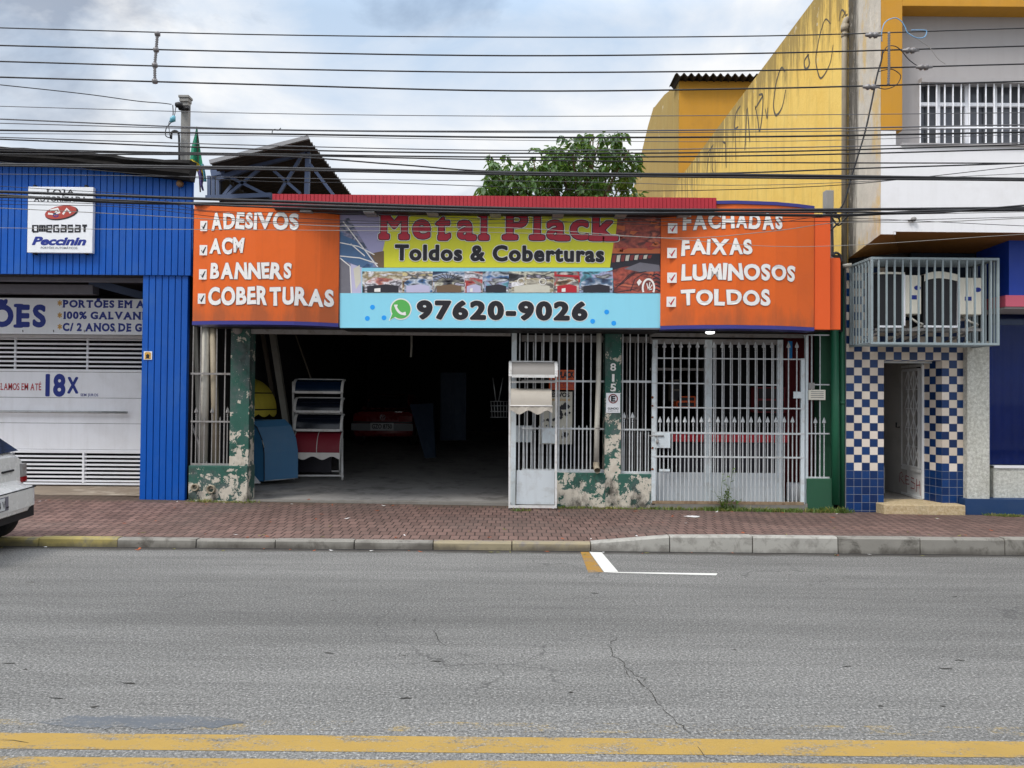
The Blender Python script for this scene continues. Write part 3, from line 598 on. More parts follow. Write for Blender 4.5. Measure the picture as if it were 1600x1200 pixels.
# ------------------------------------------------------------------ blue shop on the left
def corrug(mb, x0, x1, zlo, ztop, Y, pitch=.1, dep=.02, m=0, skin=.03):
    """vertical ribbed sheet: flat pans with narrow folded grooves"""
    n = max(1, round((x1-x0)/pitch)); p = (x1-x0)/n; prof = []
    for i in range(n):
        a = x0 + i*p; prof += [(a, Y), (a+p*.86, Y-.002), (a+p*.90, Y+dep), (a+p*.96, Y+dep)]
    prof.append((x1, Y)); k = len(prof)
    zt = ztop if callable(ztop) else (lambda x: ztop)
    vs = [(x, y, zlo) for x, y in prof] + [(x, y, zt(x)) for x, y in prof]
    mb.add(vs, [(i, i+1, k+i+1, k+i) for i in range(k-1)], m)
    b = Y + dep + skin                                            # back and edges: the sheet has thickness
    mb.add([(x0,Y,zlo),(x0,b,zlo),(x0,b,zt(x0)),(x0,Y,zt(x0)),(x1,Y,zlo),(x1,b,zlo),(x1,b,zt(x1)),(x1,Y,zt(x1))], [(0,1,2,3),(4,7,6,5),(1,5,6,2),(0,4,5,1)], m)
BY = 11.95
XL = -17.0
bs = thing('blue_shop', 'blue ribbed metal shop front with black roof edge and white louvred gate on the left', 'shop building', (-9, 12.5, 0.1))
X295 = at(297.5, 520, BY).x; X220 = at(219.5, 600, BY).x
def ztop_blue(x): return interp([(XL, at(0, 240, BY).z + .45), (at(0,250,BY).x, at(0, 248, BY).z), (at(300,280,BY).x, at(300, 281, BY).z)], x)
g = MB(); zmid = at(150, 429, BY).z; corrug(g, XL, X295, zmid, ztop_blue, BY, .102); g.build('upper_cladding', M['blue_metal'], bs)
g = MB(); corrug(g, X220, X295 - .05, zb(-5.5) - .05, zmid + .02, BY + .03, .105); g.build('side_cladding', M['blue_metal'], bs)
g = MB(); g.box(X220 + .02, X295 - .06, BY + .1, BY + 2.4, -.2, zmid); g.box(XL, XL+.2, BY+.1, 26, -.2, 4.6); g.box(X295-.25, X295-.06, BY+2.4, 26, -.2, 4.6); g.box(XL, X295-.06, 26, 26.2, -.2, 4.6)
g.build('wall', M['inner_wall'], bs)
g = MB(); g.box(XL, X295 - .06, BY + .1, 26.2, 4.62, 4.72); g.build('roof', M['roof_dark'], bs)
# black sagging roof edge
top = [(-900, 170), (-300, 208), (0, 229), (60, 232), (110, 236), (165, 240), (205, 246), (250, 249), (296, 250)]
bot = [(-900, 196), (-300, 230), (0, 251), (60, 254), (110, 258), (165, 264), (205, 270), (250, 276), (296, 282)]
g = MB(); yf = 11.75; vs = []; rn = random.Random(2); N = 60
for i in range(N+1):
    px = lerp(-900, 297, i/N); t, b = interp(top, px) + rn.uniform(-.8, .8), interp(bot, px) + rn.uniform(-.8, .8)
    A, B = at(px, t, yf), at(px, b, yf); r1 = rn.uniform(-.02, .02)
    vs += [B + Vector((0, .17, .01)), B, lerp(B, A, .3) + Vector((0, -.035 + r1, 0)), lerp(B, A, .55) + Vector((0, .01, 0)), lerp(B, A, .8) + Vector((0, -.03 + r1, 0)), A, A + Vector((0, .25, .03)), A + Vector((0, .25, -.1))]
g.add(vs, [(8*i+k, 8*i+8+k, 8*i+8+(k+1)%8, 8*i+(k+1)%8) for i in range(N) for k in range(8)] + [tuple(range(8*N, 8*N+8))]); g.build('roof_edge', M['roof_black'], bs)
# recess: floor, beams
struct_floor = MB(); struct_floor.poly([(XL, 12.3, zb(-7)+.012), (X220+.1, 12.3, zb(-6)+.012), (X220+.1, 14.2, .14), (XL, 14.2, .14)]); struct(struct_floor.build('stone_paving', M['stone_floor']))
g = MB(); GY = 13.5; g.pbox(-800, 441, 145, 455, 12.9, .2); g.pbox(-800, 424, 330, 436, 12.4, .15); g.build('lintel_beam', M['print_grey'], bs)
g = MB(); a = at(140, 440, 12.95); b = at(222, 462, 13.3); g.bar(a, b, .12); g.build('brace', M['truss'], bs)
# banner board
bb = MB(); bn = thing('banner_board', 'pale banner with navy serif lettering above the white louvred gate', 'banner', (at(0,500,GY-.35).x, GY-.3, at(0,520,GY-.35).z))
Y = 13.1; g = MB(); a0, a1, z0, z1 = rect(-330, 465, 240, 521, Y); g.box(a0, a1, Y, Y+.04, z0, z1); g.build('panel', M['white_sign'], bn)
g = MB(); bx = lambda *p: rect(*p, Y)
serif_text(g, 'PORTÕES', bx(-150, 467, 72, 511), Y, [(.05, 0, .003)], wide=.2, thick=.06)
g.build('lettering', M['navy'], bn); g = MB()
serif_text(g, 'PORTÕES EM A', bx(98, 466.5, 226, 481), Y, [(.05, 0, .003)], wide=.15, thick=.055)
g.build('lettering', M['navy'], bn); g = MB()
serif_text(g, '100% GALVANI', bx(99, 487, 226, 499), Y, [(.05, 0, .003)], wide=.15, thick=.055)
g.build('lettering', M['navy'], bn); g = MB()
serif_text(g, 'C/ 2 ANOS DE GA', bx(98, 505, 235, 518), Y, [(.05, 0, .003)], wide=.15, thick=.055)
g.build('lettering', M['navy'], bn)
g = MB()
for y in (474, 493, 511): g = MB(); text(g, '*', bx(90, y-5, 97, y+4), Y, [(.03, 0, .003)]); g.build('bullet', M['ochre_ink'], bn)
for k in range(14): g = MB(); p = at(-300 + 48*k, 517, Y); g.tube([p + Vector((0,0,-.02)), p + Vector((0,-.012,.015))], .006, 5); g.build('hook', M['darker'], bn)
# white gate
gt = thing('louvred_gate', 'wide white metal gate with louvres at top and bottom and blue lettering', 'gate', (-9, GY, .15))
g = MB(); XR = at(232, 640, GY).x; gx0 = -16.5
zz_ = lambda py: at(110, py, GY).z
def hrail(pya, pyb, dep=.05, y=GY): g.box(gx0, XR, y, y+dep, zz_(pyb), zz_(pya))
hrail(523, 528.5); hrail(529.5, 531.5); hrail(577, 581); hrail(702.5, 708); hrail(754.5, 757.5); g.build('frame', M['white_metal'], gt, bevel=.004)
for k in range(6):
    g = MB(); hrail(536 + 6.9*k, 538.8 + 6.9*k, .04); g.build('louvre', M['white_metal'], gt)
for k in range(7):
    g = MB(); hrail(711.8 + 6.35*k, 714.6 + 6.35*k, .04); g.build('louvre', M['white_metal'], gt)
for px in (-440, -328, -215, -103, 23, 136):
    g = MB(); c = at(px, 555, GY+.04); g.box(c.x-.015, c.x+.015, GY+.045, GY+.075, zz_(578), zz_(528)); g.build('upright', M['white_metal'], gt); g = MB(); c = at(px-4, 730, GY+.04); g.box(c.x-.018, c.x+.018, GY-.005, GY+.075, zz_(755), zz_(706)); g.build('upright', M['white_metal'], gt)
for a, b in ((581.5, 621.2), (621.8, 661.2), (661.8, 702)):
    g = MB(); hrail(a, b, .03, GY+.01); g.build('panel', M['white_metal'], gt, bevel=.003)
g = MB(); hh = zz_(643.5); g.tube([(gx0+3, GY-.07, hh), (at(199, 644, GY-.07).x, GY-.07, hh)], .022, 8)
for px in (-300, -60, 190): p = at(px, 644, GY-.07); g.tube([(p.x, GY-.07, hh), (p.x, GY+.02, hh)], .01, 6)
g.build('handle', M['alu'], gt)
g = MB(); bx = lambda *p: rect(*p, GY)
serif_text(g, 'PARCELAMOS EM ATÉ', bx(-28, 596, 64, 609.5), GY+.01, [(.012, 0, .004)], wide=.12, thick=.03); g.build('lettering', M['red_ink'], gt)
g = MB(); text(g, '18', bx(70.5, 584, 102, 620), GY+.01, [(.045, 0, .004)]); g.build('lettering', M['navy'], gt); g = MB(); text(g, 'X', bx(105, 589, 122, 615), GY+.01, [(.045, 0, .004)]); g.build('lettering', M['navy'], gt); g = MB(); serif_text(g, 'SEM JUROS', bx(125.5, 615, 153, 620.5), GY+.01, [(.012, 0, .004)], wide=.12, thick=.03); g.build('lettering', M['navy'], gt)
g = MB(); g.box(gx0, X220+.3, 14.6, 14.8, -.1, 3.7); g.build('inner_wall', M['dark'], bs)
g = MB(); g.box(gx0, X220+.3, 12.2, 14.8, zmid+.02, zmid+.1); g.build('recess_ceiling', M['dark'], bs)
# sign of the security shop
SY = 11.86; sg = thing('shop_sign', 'square white sign with a red oval emblem on blue ribbed cladding', 'sign', (at(94,395,SY).x, SY, at(94,395,SY).z))
g = MB(); g.pbox(43, 292, 145, 395, SY, .07); g.build('panel', M['white_sign'], sg, bevel=.006)
g = MB(); bx = lambda *p: rect(*p, SY)
serif_text(g, 'LOJA', bx(73, 296, 117, 306), SY, [(.02, 0, .003)]); g.build('lettering', M['black_ink'], sg); g = MB(); serif_text(g, 'AUTORIZADA', bx(53, 307, 136, 315), SY, [(.015, 0, .003)], wide=.12)
g.build('lettering', M['black_ink'], sg); g = MB()
def st(mb, pts, box, w, Y, m=0):
    X0, X1, Z0, Z1 = box; mb.ribbon([(X0+(X1-X0)*x, Y, Z0+(Z1-Z0)*z) for x, z in pts], w, (0,-1,0), m)
OM = {'O': [[(0,0),(0,1),(1,1),(1,0),(0,0)]], 'm': [[(0,0),(0,1),(1,1),(1,0)],[(.5,1),(.5,0)]], 'e': [[(1,0),(0,0),(0,1),(1,1),(1,.5),(.0,.5)]], 'G': [[(1,1),(0,1),(0,0),(1,0),(1,.5),(.5,.5)]], 'a': [[(0,1),(1,1),(1,0),(0,0),(0,.5),(1,.5)]], 's': [[(1,1),(0,1),(0,.5),(1,.5),(1,0),(0,0)]], 'T': [[(0,1),(1,1)],[(.5,1),(.5,-.05)]]}
for i, ch in enumerate('OmeGasaT'):
    x = 50.5 + i*11.0
    for k, pl in enumerate(OM[ch]): st(g, pl, bx(x+1, 352.5, x+8.5, 362), .034, SY - .003 - .0003*k)
g.build('lettering', M['black_ink'], sg)
g = MB(); text(g, 'Peccinin', bx(50, 370, 135, 383.5), SY, [(.05, 0, .003)], shear=.28); g.build('lettering', M['navy'], sg)
g = MB(); text(g, 'PORTÕES AUTOMÁTICOS', bx(64, 385, 121, 389), SY, [(.01, 0, .003)]); g.build('lettering', M['grey_ink'], sg)
g = MB(); c = at(95.5, 332, SY); e = lambda rx, rz, dx=0, dz=0, Yo=0: [(c.x+dx+rx*math.cos(a*math.pi/16)+.0*a, SY-.003-Yo, c.z+dz+rz*math.sin(a*math.pi/16)+.16*rx*math.cos(a*math.pi/16)) for a in range(32)]
g.poly(e(.255, .105, .01, -.01), 1); g.poly(e(.245, .1, -.005, .003, .001), 0)
for pts in ([(-.17,.03),(-.05,.06),(-.02,.0),(-.12,-.03)], [(.03,-.03),(.09,.06),(.15,-.01)], [(-.2,-.02),(-.1,-.03),(-.06,.03)]): g.ribbon([(c.x+x, SY-.0055, c.z+z) for x, z in pts], .03, (0,-1,0), 2)
g.ribbon([(c.x-.08+.04*math.cos(a), SY-.006, c.z-.05+.02*math.sin(a)) for a in [k*.7 for k in range(10)]], .012, (0,-1,0), 3)
g.build('emblem', [M['print_red'], M['black_ink'], M['white_ink'], M['navy']], sg)
g = MB()
for px in (54, 134):
    for py in (290.5, 396): g = MB(); p = at(px, py, SY+.03); g.box(p.x-.015, p.x+.015, SY+.02, SY+.09, p.z-.015, p.z+.015); g.build('bracket', M['darker'], sg)
# small things on the cladding
g = MB(); g.lathe([(.0,-.055),(.035,-.048),(.052,-.02),(.056,.0),(.05,.03),(.03,.06),(.03,.1)], at(281, 287, 11.9), 'Y', 16); tag(g.build('alarm_globe', M['brass'], recentre=True), 'small round bronze globe fixed near the top of the blue cladding', 'lamp')
nt = thing('notice_plate', 'tiny yellow notice square stuck on the blue ribbed pillar', 'notice', tuple(at(231, 562, BY)))
g = MB(); g.pbox(224.5, 549, 237.5, 562, BY+.018, .006); g.build('plate', M['white_sign'], nt)
g = MB(); c = at(231, 555.5, BY+.018); g.poly([(c.x+x, c.y-.003, c.z+z) for x, z in ((-.05,-.055),(.05,-.055),(.05,.045),(.02,.055),(-.02,.055),(-.05,.045))], 0); g.disc((c.x, c.y-.005, c.z-.005), .028, 10, 1); g.poly([(c.x+x, c.y-.0045, c.z+z) for x, z in ((-.03,-.045),(.03,-.045),(0,.03))], 1); g.build('emblem', [M['ochre_ink'], M['black_ink']], nt)
# ------------------------------------------------------------------ the awning and sign shop in the middle
sh = thing('awning_shop', 'open fronted awning shop with peeling green columns under its orange sign boards', 'shop building', (0, 12, .08))
xA, xB = X295 + .0, at(1318, 650, FY).x
RZ = 3.95
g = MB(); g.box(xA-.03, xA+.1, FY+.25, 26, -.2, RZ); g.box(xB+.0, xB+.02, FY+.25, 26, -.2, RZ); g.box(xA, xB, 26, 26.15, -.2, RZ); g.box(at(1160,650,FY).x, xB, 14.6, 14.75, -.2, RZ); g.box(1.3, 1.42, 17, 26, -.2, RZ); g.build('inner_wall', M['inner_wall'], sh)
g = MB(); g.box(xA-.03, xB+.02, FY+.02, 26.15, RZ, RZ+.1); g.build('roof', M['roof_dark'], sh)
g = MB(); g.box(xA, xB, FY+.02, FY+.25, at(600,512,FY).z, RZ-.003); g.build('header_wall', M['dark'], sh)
g = MB(); g.pbox(392, 513.5, 798, 523, FY+.01, .1); g.pbox(815, 524, 945, 534, FY+.3, .1); g.pbox(972, 526, 1018, 535, FY+.3, .1); g.build('header_beam', M['grille_old'], sh, bevel=.004)
def interior_floor():
    g = MB(); f = lambda x, y: zp(x, 12) + .004 + max(0, y-12.05)*.036
    xs = [xA-.03, -3, 0, 3, xB]; ys = [11.97, 12.1, 14, 18, 26]
    g.add([(x, y, f(x, y)) for y in ys for x in xs], [(j*5+i, j*5+i+1, (j+1)*5+i+1, (j+1)*5+i) for j in range(4) for i in range(4)]); struct(g.build('garage_floor', M['garage_floor'])); return f
FLR = interior_floor()
# columns and low walls
g = MB(); g.pbox(359, 506, 389, 800, FY-.02, .26); g.build('column', M['peeling_col'], sh, bevel=.006)
g = MB(); g.pbox(945, 512, 970.5, 800, FY-.03, .3); col2 = g.build('column', M['peeling_col'], sh, bevel=.006)
g = MB(); g.pbox(294, 728, 386, 806, FY-.06, .35); g.build('low_wall', M['peeling'], sh, bevel=.01)
g = MB(); g.pbox(868, 739, 946, 808, FY-.045, .3); g.build('low_wall', M['peeling'], sh, bevel=.01); g = MB(); g.pbox(966, 741, 1018, 808, FY-.05, .3); g.build('low_wall', M['peeling'], sh, bevel=.01)
g = MB(); g.pbox(1261, 748, 1303, 812, FY-.05, .3); g.build('low_wall', M['green_wall'], sh, bevel=.01)
g = MB(); g.pbox(388, 783, 798, 800, FY-.03, .1); g.build('threshold', M['concrete'], sh, bevel=.006); g = MB(); g.pbox(1016, 786, 1262, 806, FY-.06, .3); g.build('threshold', M['concrete'], sh, bevel=.006)
g = MB(); g.pbox(1280, 515, 1299, 790, FY+.12, .2); g.build('wall_strip', M['green_wall'], sh)
g = MB(); g.pbox(1227, 520, 1290, 790, 13.2, .1); g.build('partition', M['red_wall'], sh)
for ch, y in (('8', 573), ('1', 590), ('5', 605)): g = MB(); text(g, ch, rect(953.5 if ch != '1' else 956.2, y-5.5, 962.5 if ch != '1' else 960, y+6.5, FY-.03), FY-.03, [(.02, 0, .005)]); g.build('house_number', M['white_ink'], sh)
# two pipe stubs through the left wall
for px, py, r in ((306, 761, .055), (331, 764, .065)):
    g = MB(); c = at(px, py, FY-.06); g.lathe([(r*.72, .12), (r*.74, -.06), (r, -.062), (r, .1)], c, 'Y', 18); g.build('drain_stub', M['pvc_dirty'], sh)
g = MB(); c = at(371, 515, FY-.03); g.lathe([(.0,-.075),(.03,-.08),(.05,-.06),(.075,-.01),(.075,.05)], c, 'Y', 14); g.build('floodlight', M['grille_old'], sh)

# ------------------------------------------------------------------ sign boards
SGY = 11.2
# left orange board: bulges forward
lb = thing('orange_sign_board', 'orange board listing white words from ADESIVOS to COBERTURAS above the left grille', 'sign', tuple(at(415, 510, SGY)))
def curved_board(pts_px, ztop_f, zbot_f, parent, thick=.06, trim=True):
    """pts_px: (pixel x, depth Y); vertical faceted board"""
    prof = [(at(px, 420, y).x, y) for px, y in pts_px]; g = MB(); n = len(prof)
    vs = [];
    for x, y in prof: vs += [(x, y, zbot_f(x)), (x, y, ztop_f(x)), (x, y+thick, ztop_f(x)), (x, y+thick, zbot_f(x))]
    g.add(vs, [(4*i+k, 4*i+4+k, 4*i+4+(k+1)%4, 4*i+(k+1)%4) for i in range(n-1) for k in range(4)] + [(0,1,2,3), tuple(4*n-4+k for k in (3,2,1,0))])
    o = g.build('panel', M['orange'], parent)
    g = MB(); vs = []
    for x, y in prof: vs += [(x, y-.012, zbot_f(x)-.055), (x, y-.012, zbot_f(x)-.003), (x, y+.3, zbot_f(x)-.003), (x, y+.3, zbot_f(x)-.055)]
    g.add(vs, [(4*i+k, 4*i+4+k, 4*i+4+(k+1)%4, 4*i+(k+1)%4) for i in range(n-1) for k in range(4)] + [(0,1,2,3), tuple(4*n-4+k for k in (3,2,1,0))])
    g.build('trim', M['blue_trim'], parent)
    return lambda X: interp(prof, X)
zt, zbm = at(415, 322, SGY).z, at(415, 503, SGY).z
fY = curved_board([(302,11.18),(330,11.10),(356,11.06),(400,11.03),(461,11.06),(500,11.17),(529.5,11.30)], lambda x: zt, lambda x: zbm, lb)
LAY = [(.058, 1, .006), (.044, 0, .010)]
g = MB()
for wd, bxp, sd_ in (('ADESIVOS', (328,332,467,360), 1), ('ACM', (327,371,382,397), 4), ('BANNERS', (328,410,456,437), 3), ('COBERTURAS', (324,448,517,478), 6)):
    g = MB(); chunky(g, wd, rect(*bxp, 11.07), fY, LAY, sd_); g.build('lettering', [M['white_ink'], M['grey_ink']], lb)
def ticks(rows, fY, parent, Yref, tick):
    for x0, y0, x1, y1 in rows:
        g = MB()
        X0, X1, Z0, Z1 = rect(x0, y0, x1, y1, Yref); yy = min(fY(X0), fY(X1)) - .006
        g.poly([(X0,yy,Z0),(X1,yy,Z0),(X1,yy,Z1),(X0,yy,Z1)], 0)
        w, h = X1-X0, Z1-Z0
        g.ribbon([(X0+.25*w, yy-.002, Z0+.5*h), (X0+.42*w, yy-.002, Z0+.22*h), (X0+.82*w, yy-.002, Z0+.82*h)], [.012,.03,.012], (0,-1,0), 1)
        g.build('tick_box', [M['white_ink'], tick], parent)
ticks([(311,344,322,360),(310,382,322,398),(309,420,321,436),(307,458,319,474)], fY, lb, 11.07, M['black_ink'])
g = MB(); 
for side in ((at(303.5,400,11.2).x, 11.2), (at(527,400,11.3).x, 11.34)): g.box(side[0], side[0]+.05, side[1]+.05, FY+.05, zbm, zt)
g.box(at(303.5,400,11.2).x, at(527,400,11.3).x, 11.4, FY, zbm-.04, zbm-.0); g.build('frame', M['darker'], lb)
# right orange board
rb = thing('orange_sign_board', 'orange board listing white words from FACHADAS to TOLDOS above the right spear gate', 'sign', tuple(at(1170, 512, SGY)))
zt2, zbm2 = at(1150, 320, 11.08).z, at(1150, 508, 11.08).z
fY2 = curved_board([(1032.5,11.30),(1065,11.18),(1101,11.09),(1150,11.04),(1212,11.10),(1245,11.20),(1272,11.32)], lambda x: zt2, lambda x: zbm2, rb)
g = MB()
for wd, bxp, sd_ in (('FACHADAS', (1069,332,1224,359), 11), ('FAIXAS', (1067,373,1174,399), 12), ('LUMINOSOS', (1067,412,1246,439), 13), ('TOLDOS', (1067,452,1203,478), 14)):
    g = MB(); chunky(g, wd, rect(*bxp, 11.09), fY2, LAY, sd_); g.build('lettering', [M['white_ink'], M['grey_ink']], rb)
ticks([(1046,346,1061,362),(1045,385,1060,401),(1045,424,1060,440),(1044,462,1059,478)], fY2, rb, 11.09, M['red_ink'])
g = MB(); prof = [(at(px, 420, y).x, y) for px, y in [(1119,11.06),(1150,11.04),(1212,11.10),(1245,11.20),(1272,11.32)]]; vs = []
for x, y in prof: vs += [(x, y-.014, zt2+.002), (x, y-.014, zt2+.05), (x, y+.3, zt2+.05), (x, y+.3, zt2+.002)]
n = len(prof); g.add(vs, [(4*i+k, 4*i+4+k, 4*i+4+(k+1)%4, 4*i+(k+1)%4) for i in range(n-1) for k in range(4)] + [(0,1,2,3), tuple(4*n-4+k for k in (3,2,1,0))]); g.build('trim', M['blue_trim'], rb)
g = MB(); g.pbox(1272.5, 336, 1297.5, 515, 11.34, .08); g.pbox(1297.5, 403, 1313.5, 515, 11.42, .08); g.build('end_panel', M['orange_clean'], rb, bevel=.004)
g = MB(); g.box(at(1035,400,11.4).x, at(1296,400,11.4).x, 11.45, FY, zbm2-.03, zbm2); g.box(at(1290,400,11.45).x, at(1296,400,11.45).x, 11.45, FY+.05, zbm2+.003, zt2-.1); g.build('frame', M['darker'], rb)
lp = thing('entrance_lamp', 'small lit white lamp under the right orange sign board', 'lamp', tuple(at(1109, 520, 11.6)))
c = at(1109.5, 519.5, 11.75); g = MB(); g.lathe([(0,-.022),(.05,-.02),(.066,-.008),(.07,.008)], c, 'Z', 16); g.build('diffuser', M['lamp_on'], lp)
g = MB(); g.lathe([(.09,.01),(.09,.06),(0,.062)], c, 'Z', 16); g.build('base', M['darker'], lp)
# centre banner
CY = 11.33; cb = thing('centre_sign_banner', 'large printed banner with red name, yellow and cyan fields and a phone number', 'sign', tuple(at(780, 512, CY)))
g = MB(); X0, X1, Z0, Z1 = rect(530.5, 326, 1032, 512.5, CY); g.box(X0, X1, CY, CY+.05, Z0, Z1); g.build('panel', M['print_grey'], cb)
P = lambda k, *pts: [tuple(at(px, py, CY - .0015*k)) for px, py in pts]
g = MB()
g.poly(P(1, (530.6,327),(620,327),(620,418),(530.6,418)), 0)                        # lilac field
g.poly(P(2, (598,392),(601,378),(605,340),(612,327),(985,327),(960,370),(953,418),(600,418)), 1)      # yellow field
g.poly(P(1, (940,327),(1032,327),(1032,396),(940,396)), 2); g.poly(P(2.5, (966,327),(1032,327),(1032,388),(960,388)), 25)
g.poly(P(1, (946,396),(1032,396),(1032,458),(946,458)), 3)
g.poly(P(2, (531,458),(1032,458),(1032,512.3),(531,512.3)), 4)
g.poly(P(3, (565,418.5),(957,418.5),(957,458),(565,458)), 4)
# left collage: a glass canopy
g.poly(P(2, (531,345),(545,340),(592,418),(531,418)), 26); g.poly(P(2.5, (531,365),(555,376),(583,404),(566,418),(531,405)), 6); g.poly(P(2.2, (578,396),(600,392),(600,418),(592,418)), 7)
g.poly(P(2.2, (531,402),(548,415),(548,458),(531,458)), 9)
g.poly(P(2.1, (548,412),(566,418),(566,458),(548,458)), 11); g.poly(P(2.6, (552,420),(562,414),(564,440),(556,452)), 8)
for q in ([(536,346),(590,417)], [(531,379),(560,385),(585,398)], [(531,400),(562,403),(590,412)], [(531,403),(547,416),(549,458)], [(548,381),(570,400)]): g.ribbon(P(4, *q), .016, (0,-1,0), 10)
# photo strip
cells = [(566,629,8,11,3),(629,676,10,7,11),(676,726,6,3,7),(726,754,8,2,11),(754,795,5,6,3),(795,866,0,3,8),(866,905,10,2,13),(905,958,8,14,3)]
for ci, (x0, x1, c1, c2, c3) in enumerate(cells):
    g.poly(P(4, (x0,424),(x1,424),(x1,457.5),(x0,457.5)), 17 + ci); w = x1-x0
    g.poly(P(5, (x0+w*.06,441),(x0+w*.3,433),(x1-w*.02,437),(x1-w*.02,457),(x0+w*.06,457)), 17 + (ci+3) % 8)
    g.poly(P(6, (x0+w*.12,447),(x0+w*.6,444),(x0+w*.9,447),(x0+w*.9,457),(x0+w*.12,457)), c3)
    if ci % 3 == 0: g.poly(P(7, (x0+w*.3,451),(x0+w*.45,450),(x0+w*.45,456),(x0+w*.3,456)), 10)
for a in range(12): q = math.pi*a/11; g.ribbon(P(8, (701,440),(701+24*math.cos(q),440-14*math.sin(q))), .008, (0,-1,0), 3)
for a in (814, 848): g.ribbon([tuple(at(a, 440, CY) + Vector((.05*math.cos(k*.6), -.013, .05*math.sin(k*.6)))) for k in range(12)], .012, (0,-1,0), 10)
g.ribbon(P(7, (866,430),(905,432),(905,441)), .03, (0,-1,0), 13)
# right collage: dark shop interior above a red painted car flank
rn = random.Random(9)
for k in range(9): g.poly(P(3+.2*k, (957+7*k,399),(963+7*k,398),(961+7*k,410-k*.8),(956+7*k,410-k*.8)), 8 if k % 2 else 15)
g.poly(P(5, (946,425),(975,417),(1010,414),(1032,420),(1032,458),(960,458),(957,424)), 25); g.poly(P(6, (975,420),(1000,410),(1030,414),(1032,424),(1000,425)), 5)
for q in ([(962,450),(985,428),(1010,424)], [(968,446),(992,425)], [(985,455),(992,436),(1005,428),(1020,430)], [(960,457),(990,452)], [(1016,428),(1030,436)]): g.ribbon(P(7, *q), .01, (0,-1,0), 3)
c = at(1013, 450, CY); arc = [(c.x+.085*math.cos(a*math.pi/12), CY-.011, max(Z0+.52, c.z+.13*math.sin(a*math.pi/12))) for a in range(-2, 15)]; g.ribbon(arc, .028, (0,-1,0), 10)
g.poly(P(8, (995,441),(999,436),(1003,440),(998,447)), 10)
for a in (-1, 0, 1, 2): g.ribbon([tuple(c + Vector((.0,-.012,-.03))), tuple(c + Vector((.06*math.cos(a*.8+.4), -.012, .085*math.sin(a*.8+.6))))], .014, (0,-1,0), 10)
for k in range(5): g.ribbon(P(6, (1020,430+6*k),(1026,428+6*k),(1032,431+6*k)), .02, (0,-1,0), 3)
for k in range(16): x = rn.uniform(955, 1028); y = rn.uniform(340, 392); g.poly(P(3, (x,y),(x+rn.uniform(5,14),y+1),(x+rn.uniform(3,12),y+rn.uniform(3,9)),(x-2,y+4)), rn.choice((2, 12)))
for x, y in ((582,480),(574,497.5),(600,496.5),(948,487.5),(926,502),(959,505)): g.disc(tuple(at(x, y, CY-.005)), .036, 20, 16)
PRINT = [M['lilac'], M['yellow_vinyl'], M['print_orange'], M['print_dark'], M['cyan'], M['print_grey'], M['steelblue'], M['print_brown'], M['print_pale'], M['print_grey'], M['white_ink'], M['print_sky'], M['print_red'], M['red_ink'], M['print_teal'], M['print_maroon'], M['dot_blue']] + PH + [M['collage_red'], M['collage_sky']]
g.build('print', PRINT, cb)
g = MB(); serif_text(g, 'Metal', rect(593, 331, 763, 374, CY), CY, [(.062, 2, .012), (.047, 1, .0145), (.027, 0, .017)], wide=.16, thick=.08, gap=.1); g.build('lettering', [M['red_letter'], M['black_ink'], M['white_ink']], cb); g = MB()
serif_text(g, 'Plack', rect(788, 331, 963, 375, CY), CY, [(.062, 2, .012), (.047, 1, .0145), (.027, 0, .017)], wide=.20, thick=.075)
g.build('lettering', [M['red_letter'], M['black_ink'], M['white_ink']], cb)
g = MB(); text(g, 'Toldos & Coberturas', rect(617, 383, 944, 409, CY), CY, [(.085, 1, .012), (.05, 0, .0145)], spacing=1.13); g.build('lettering', [M['black_ink'], M['white_ink']], cb)
g = MB(); text(g, '97620-9026', rect(651, 470, 918, 500.5, CY), CY, [(.09, 1, .006), (.058, 0, .009)], spacing=1.2); g.build('lettering', [M['black_ink'], M['white_ink']], cb)
g = MB(); c = at(626.5, 483, CY)
for k, (r, m) in enumerate(((.160, 1), (.142, 0))):
    pts = [(c.x + r*math.cos(a), CY-.006-.002*k, c.z + r*math.sin(a)) for a in [math.pi*1.30 + j*math.pi*2*.93/26 for j in range(27)]]
    pts = pts + [(c.x - r*1.12, CY-.006-.002*k, c.z - r*1.12)]; g.poly(pts, m)
hs = [(c.x-.075+.0, CY-.011, c.z+.065), (c.x-.07, CY-.011, c.z+.02), (c.x-.03, CY-.011, c.z-.04), (c.x+.02, CY-.011, c.z-.07), (c.x+.075, CY-.011, c.z-.065)]
g.ribbon(smooth_path(hs, 4), [.05]*3 + [.035]*11 + [.05]*3, (0,-1,0), 1); g.build('phone_emblem', [M['wa_green'], M['white_ink']], cb)
g = MB(); g.box(X0, X1, CY+.06, FY, Z0-.02, Z0+.03); g.box(X0, X1, CY+.06, FY, Z1-.06, Z1-.01); g.build('frame', M['darker'], cb)
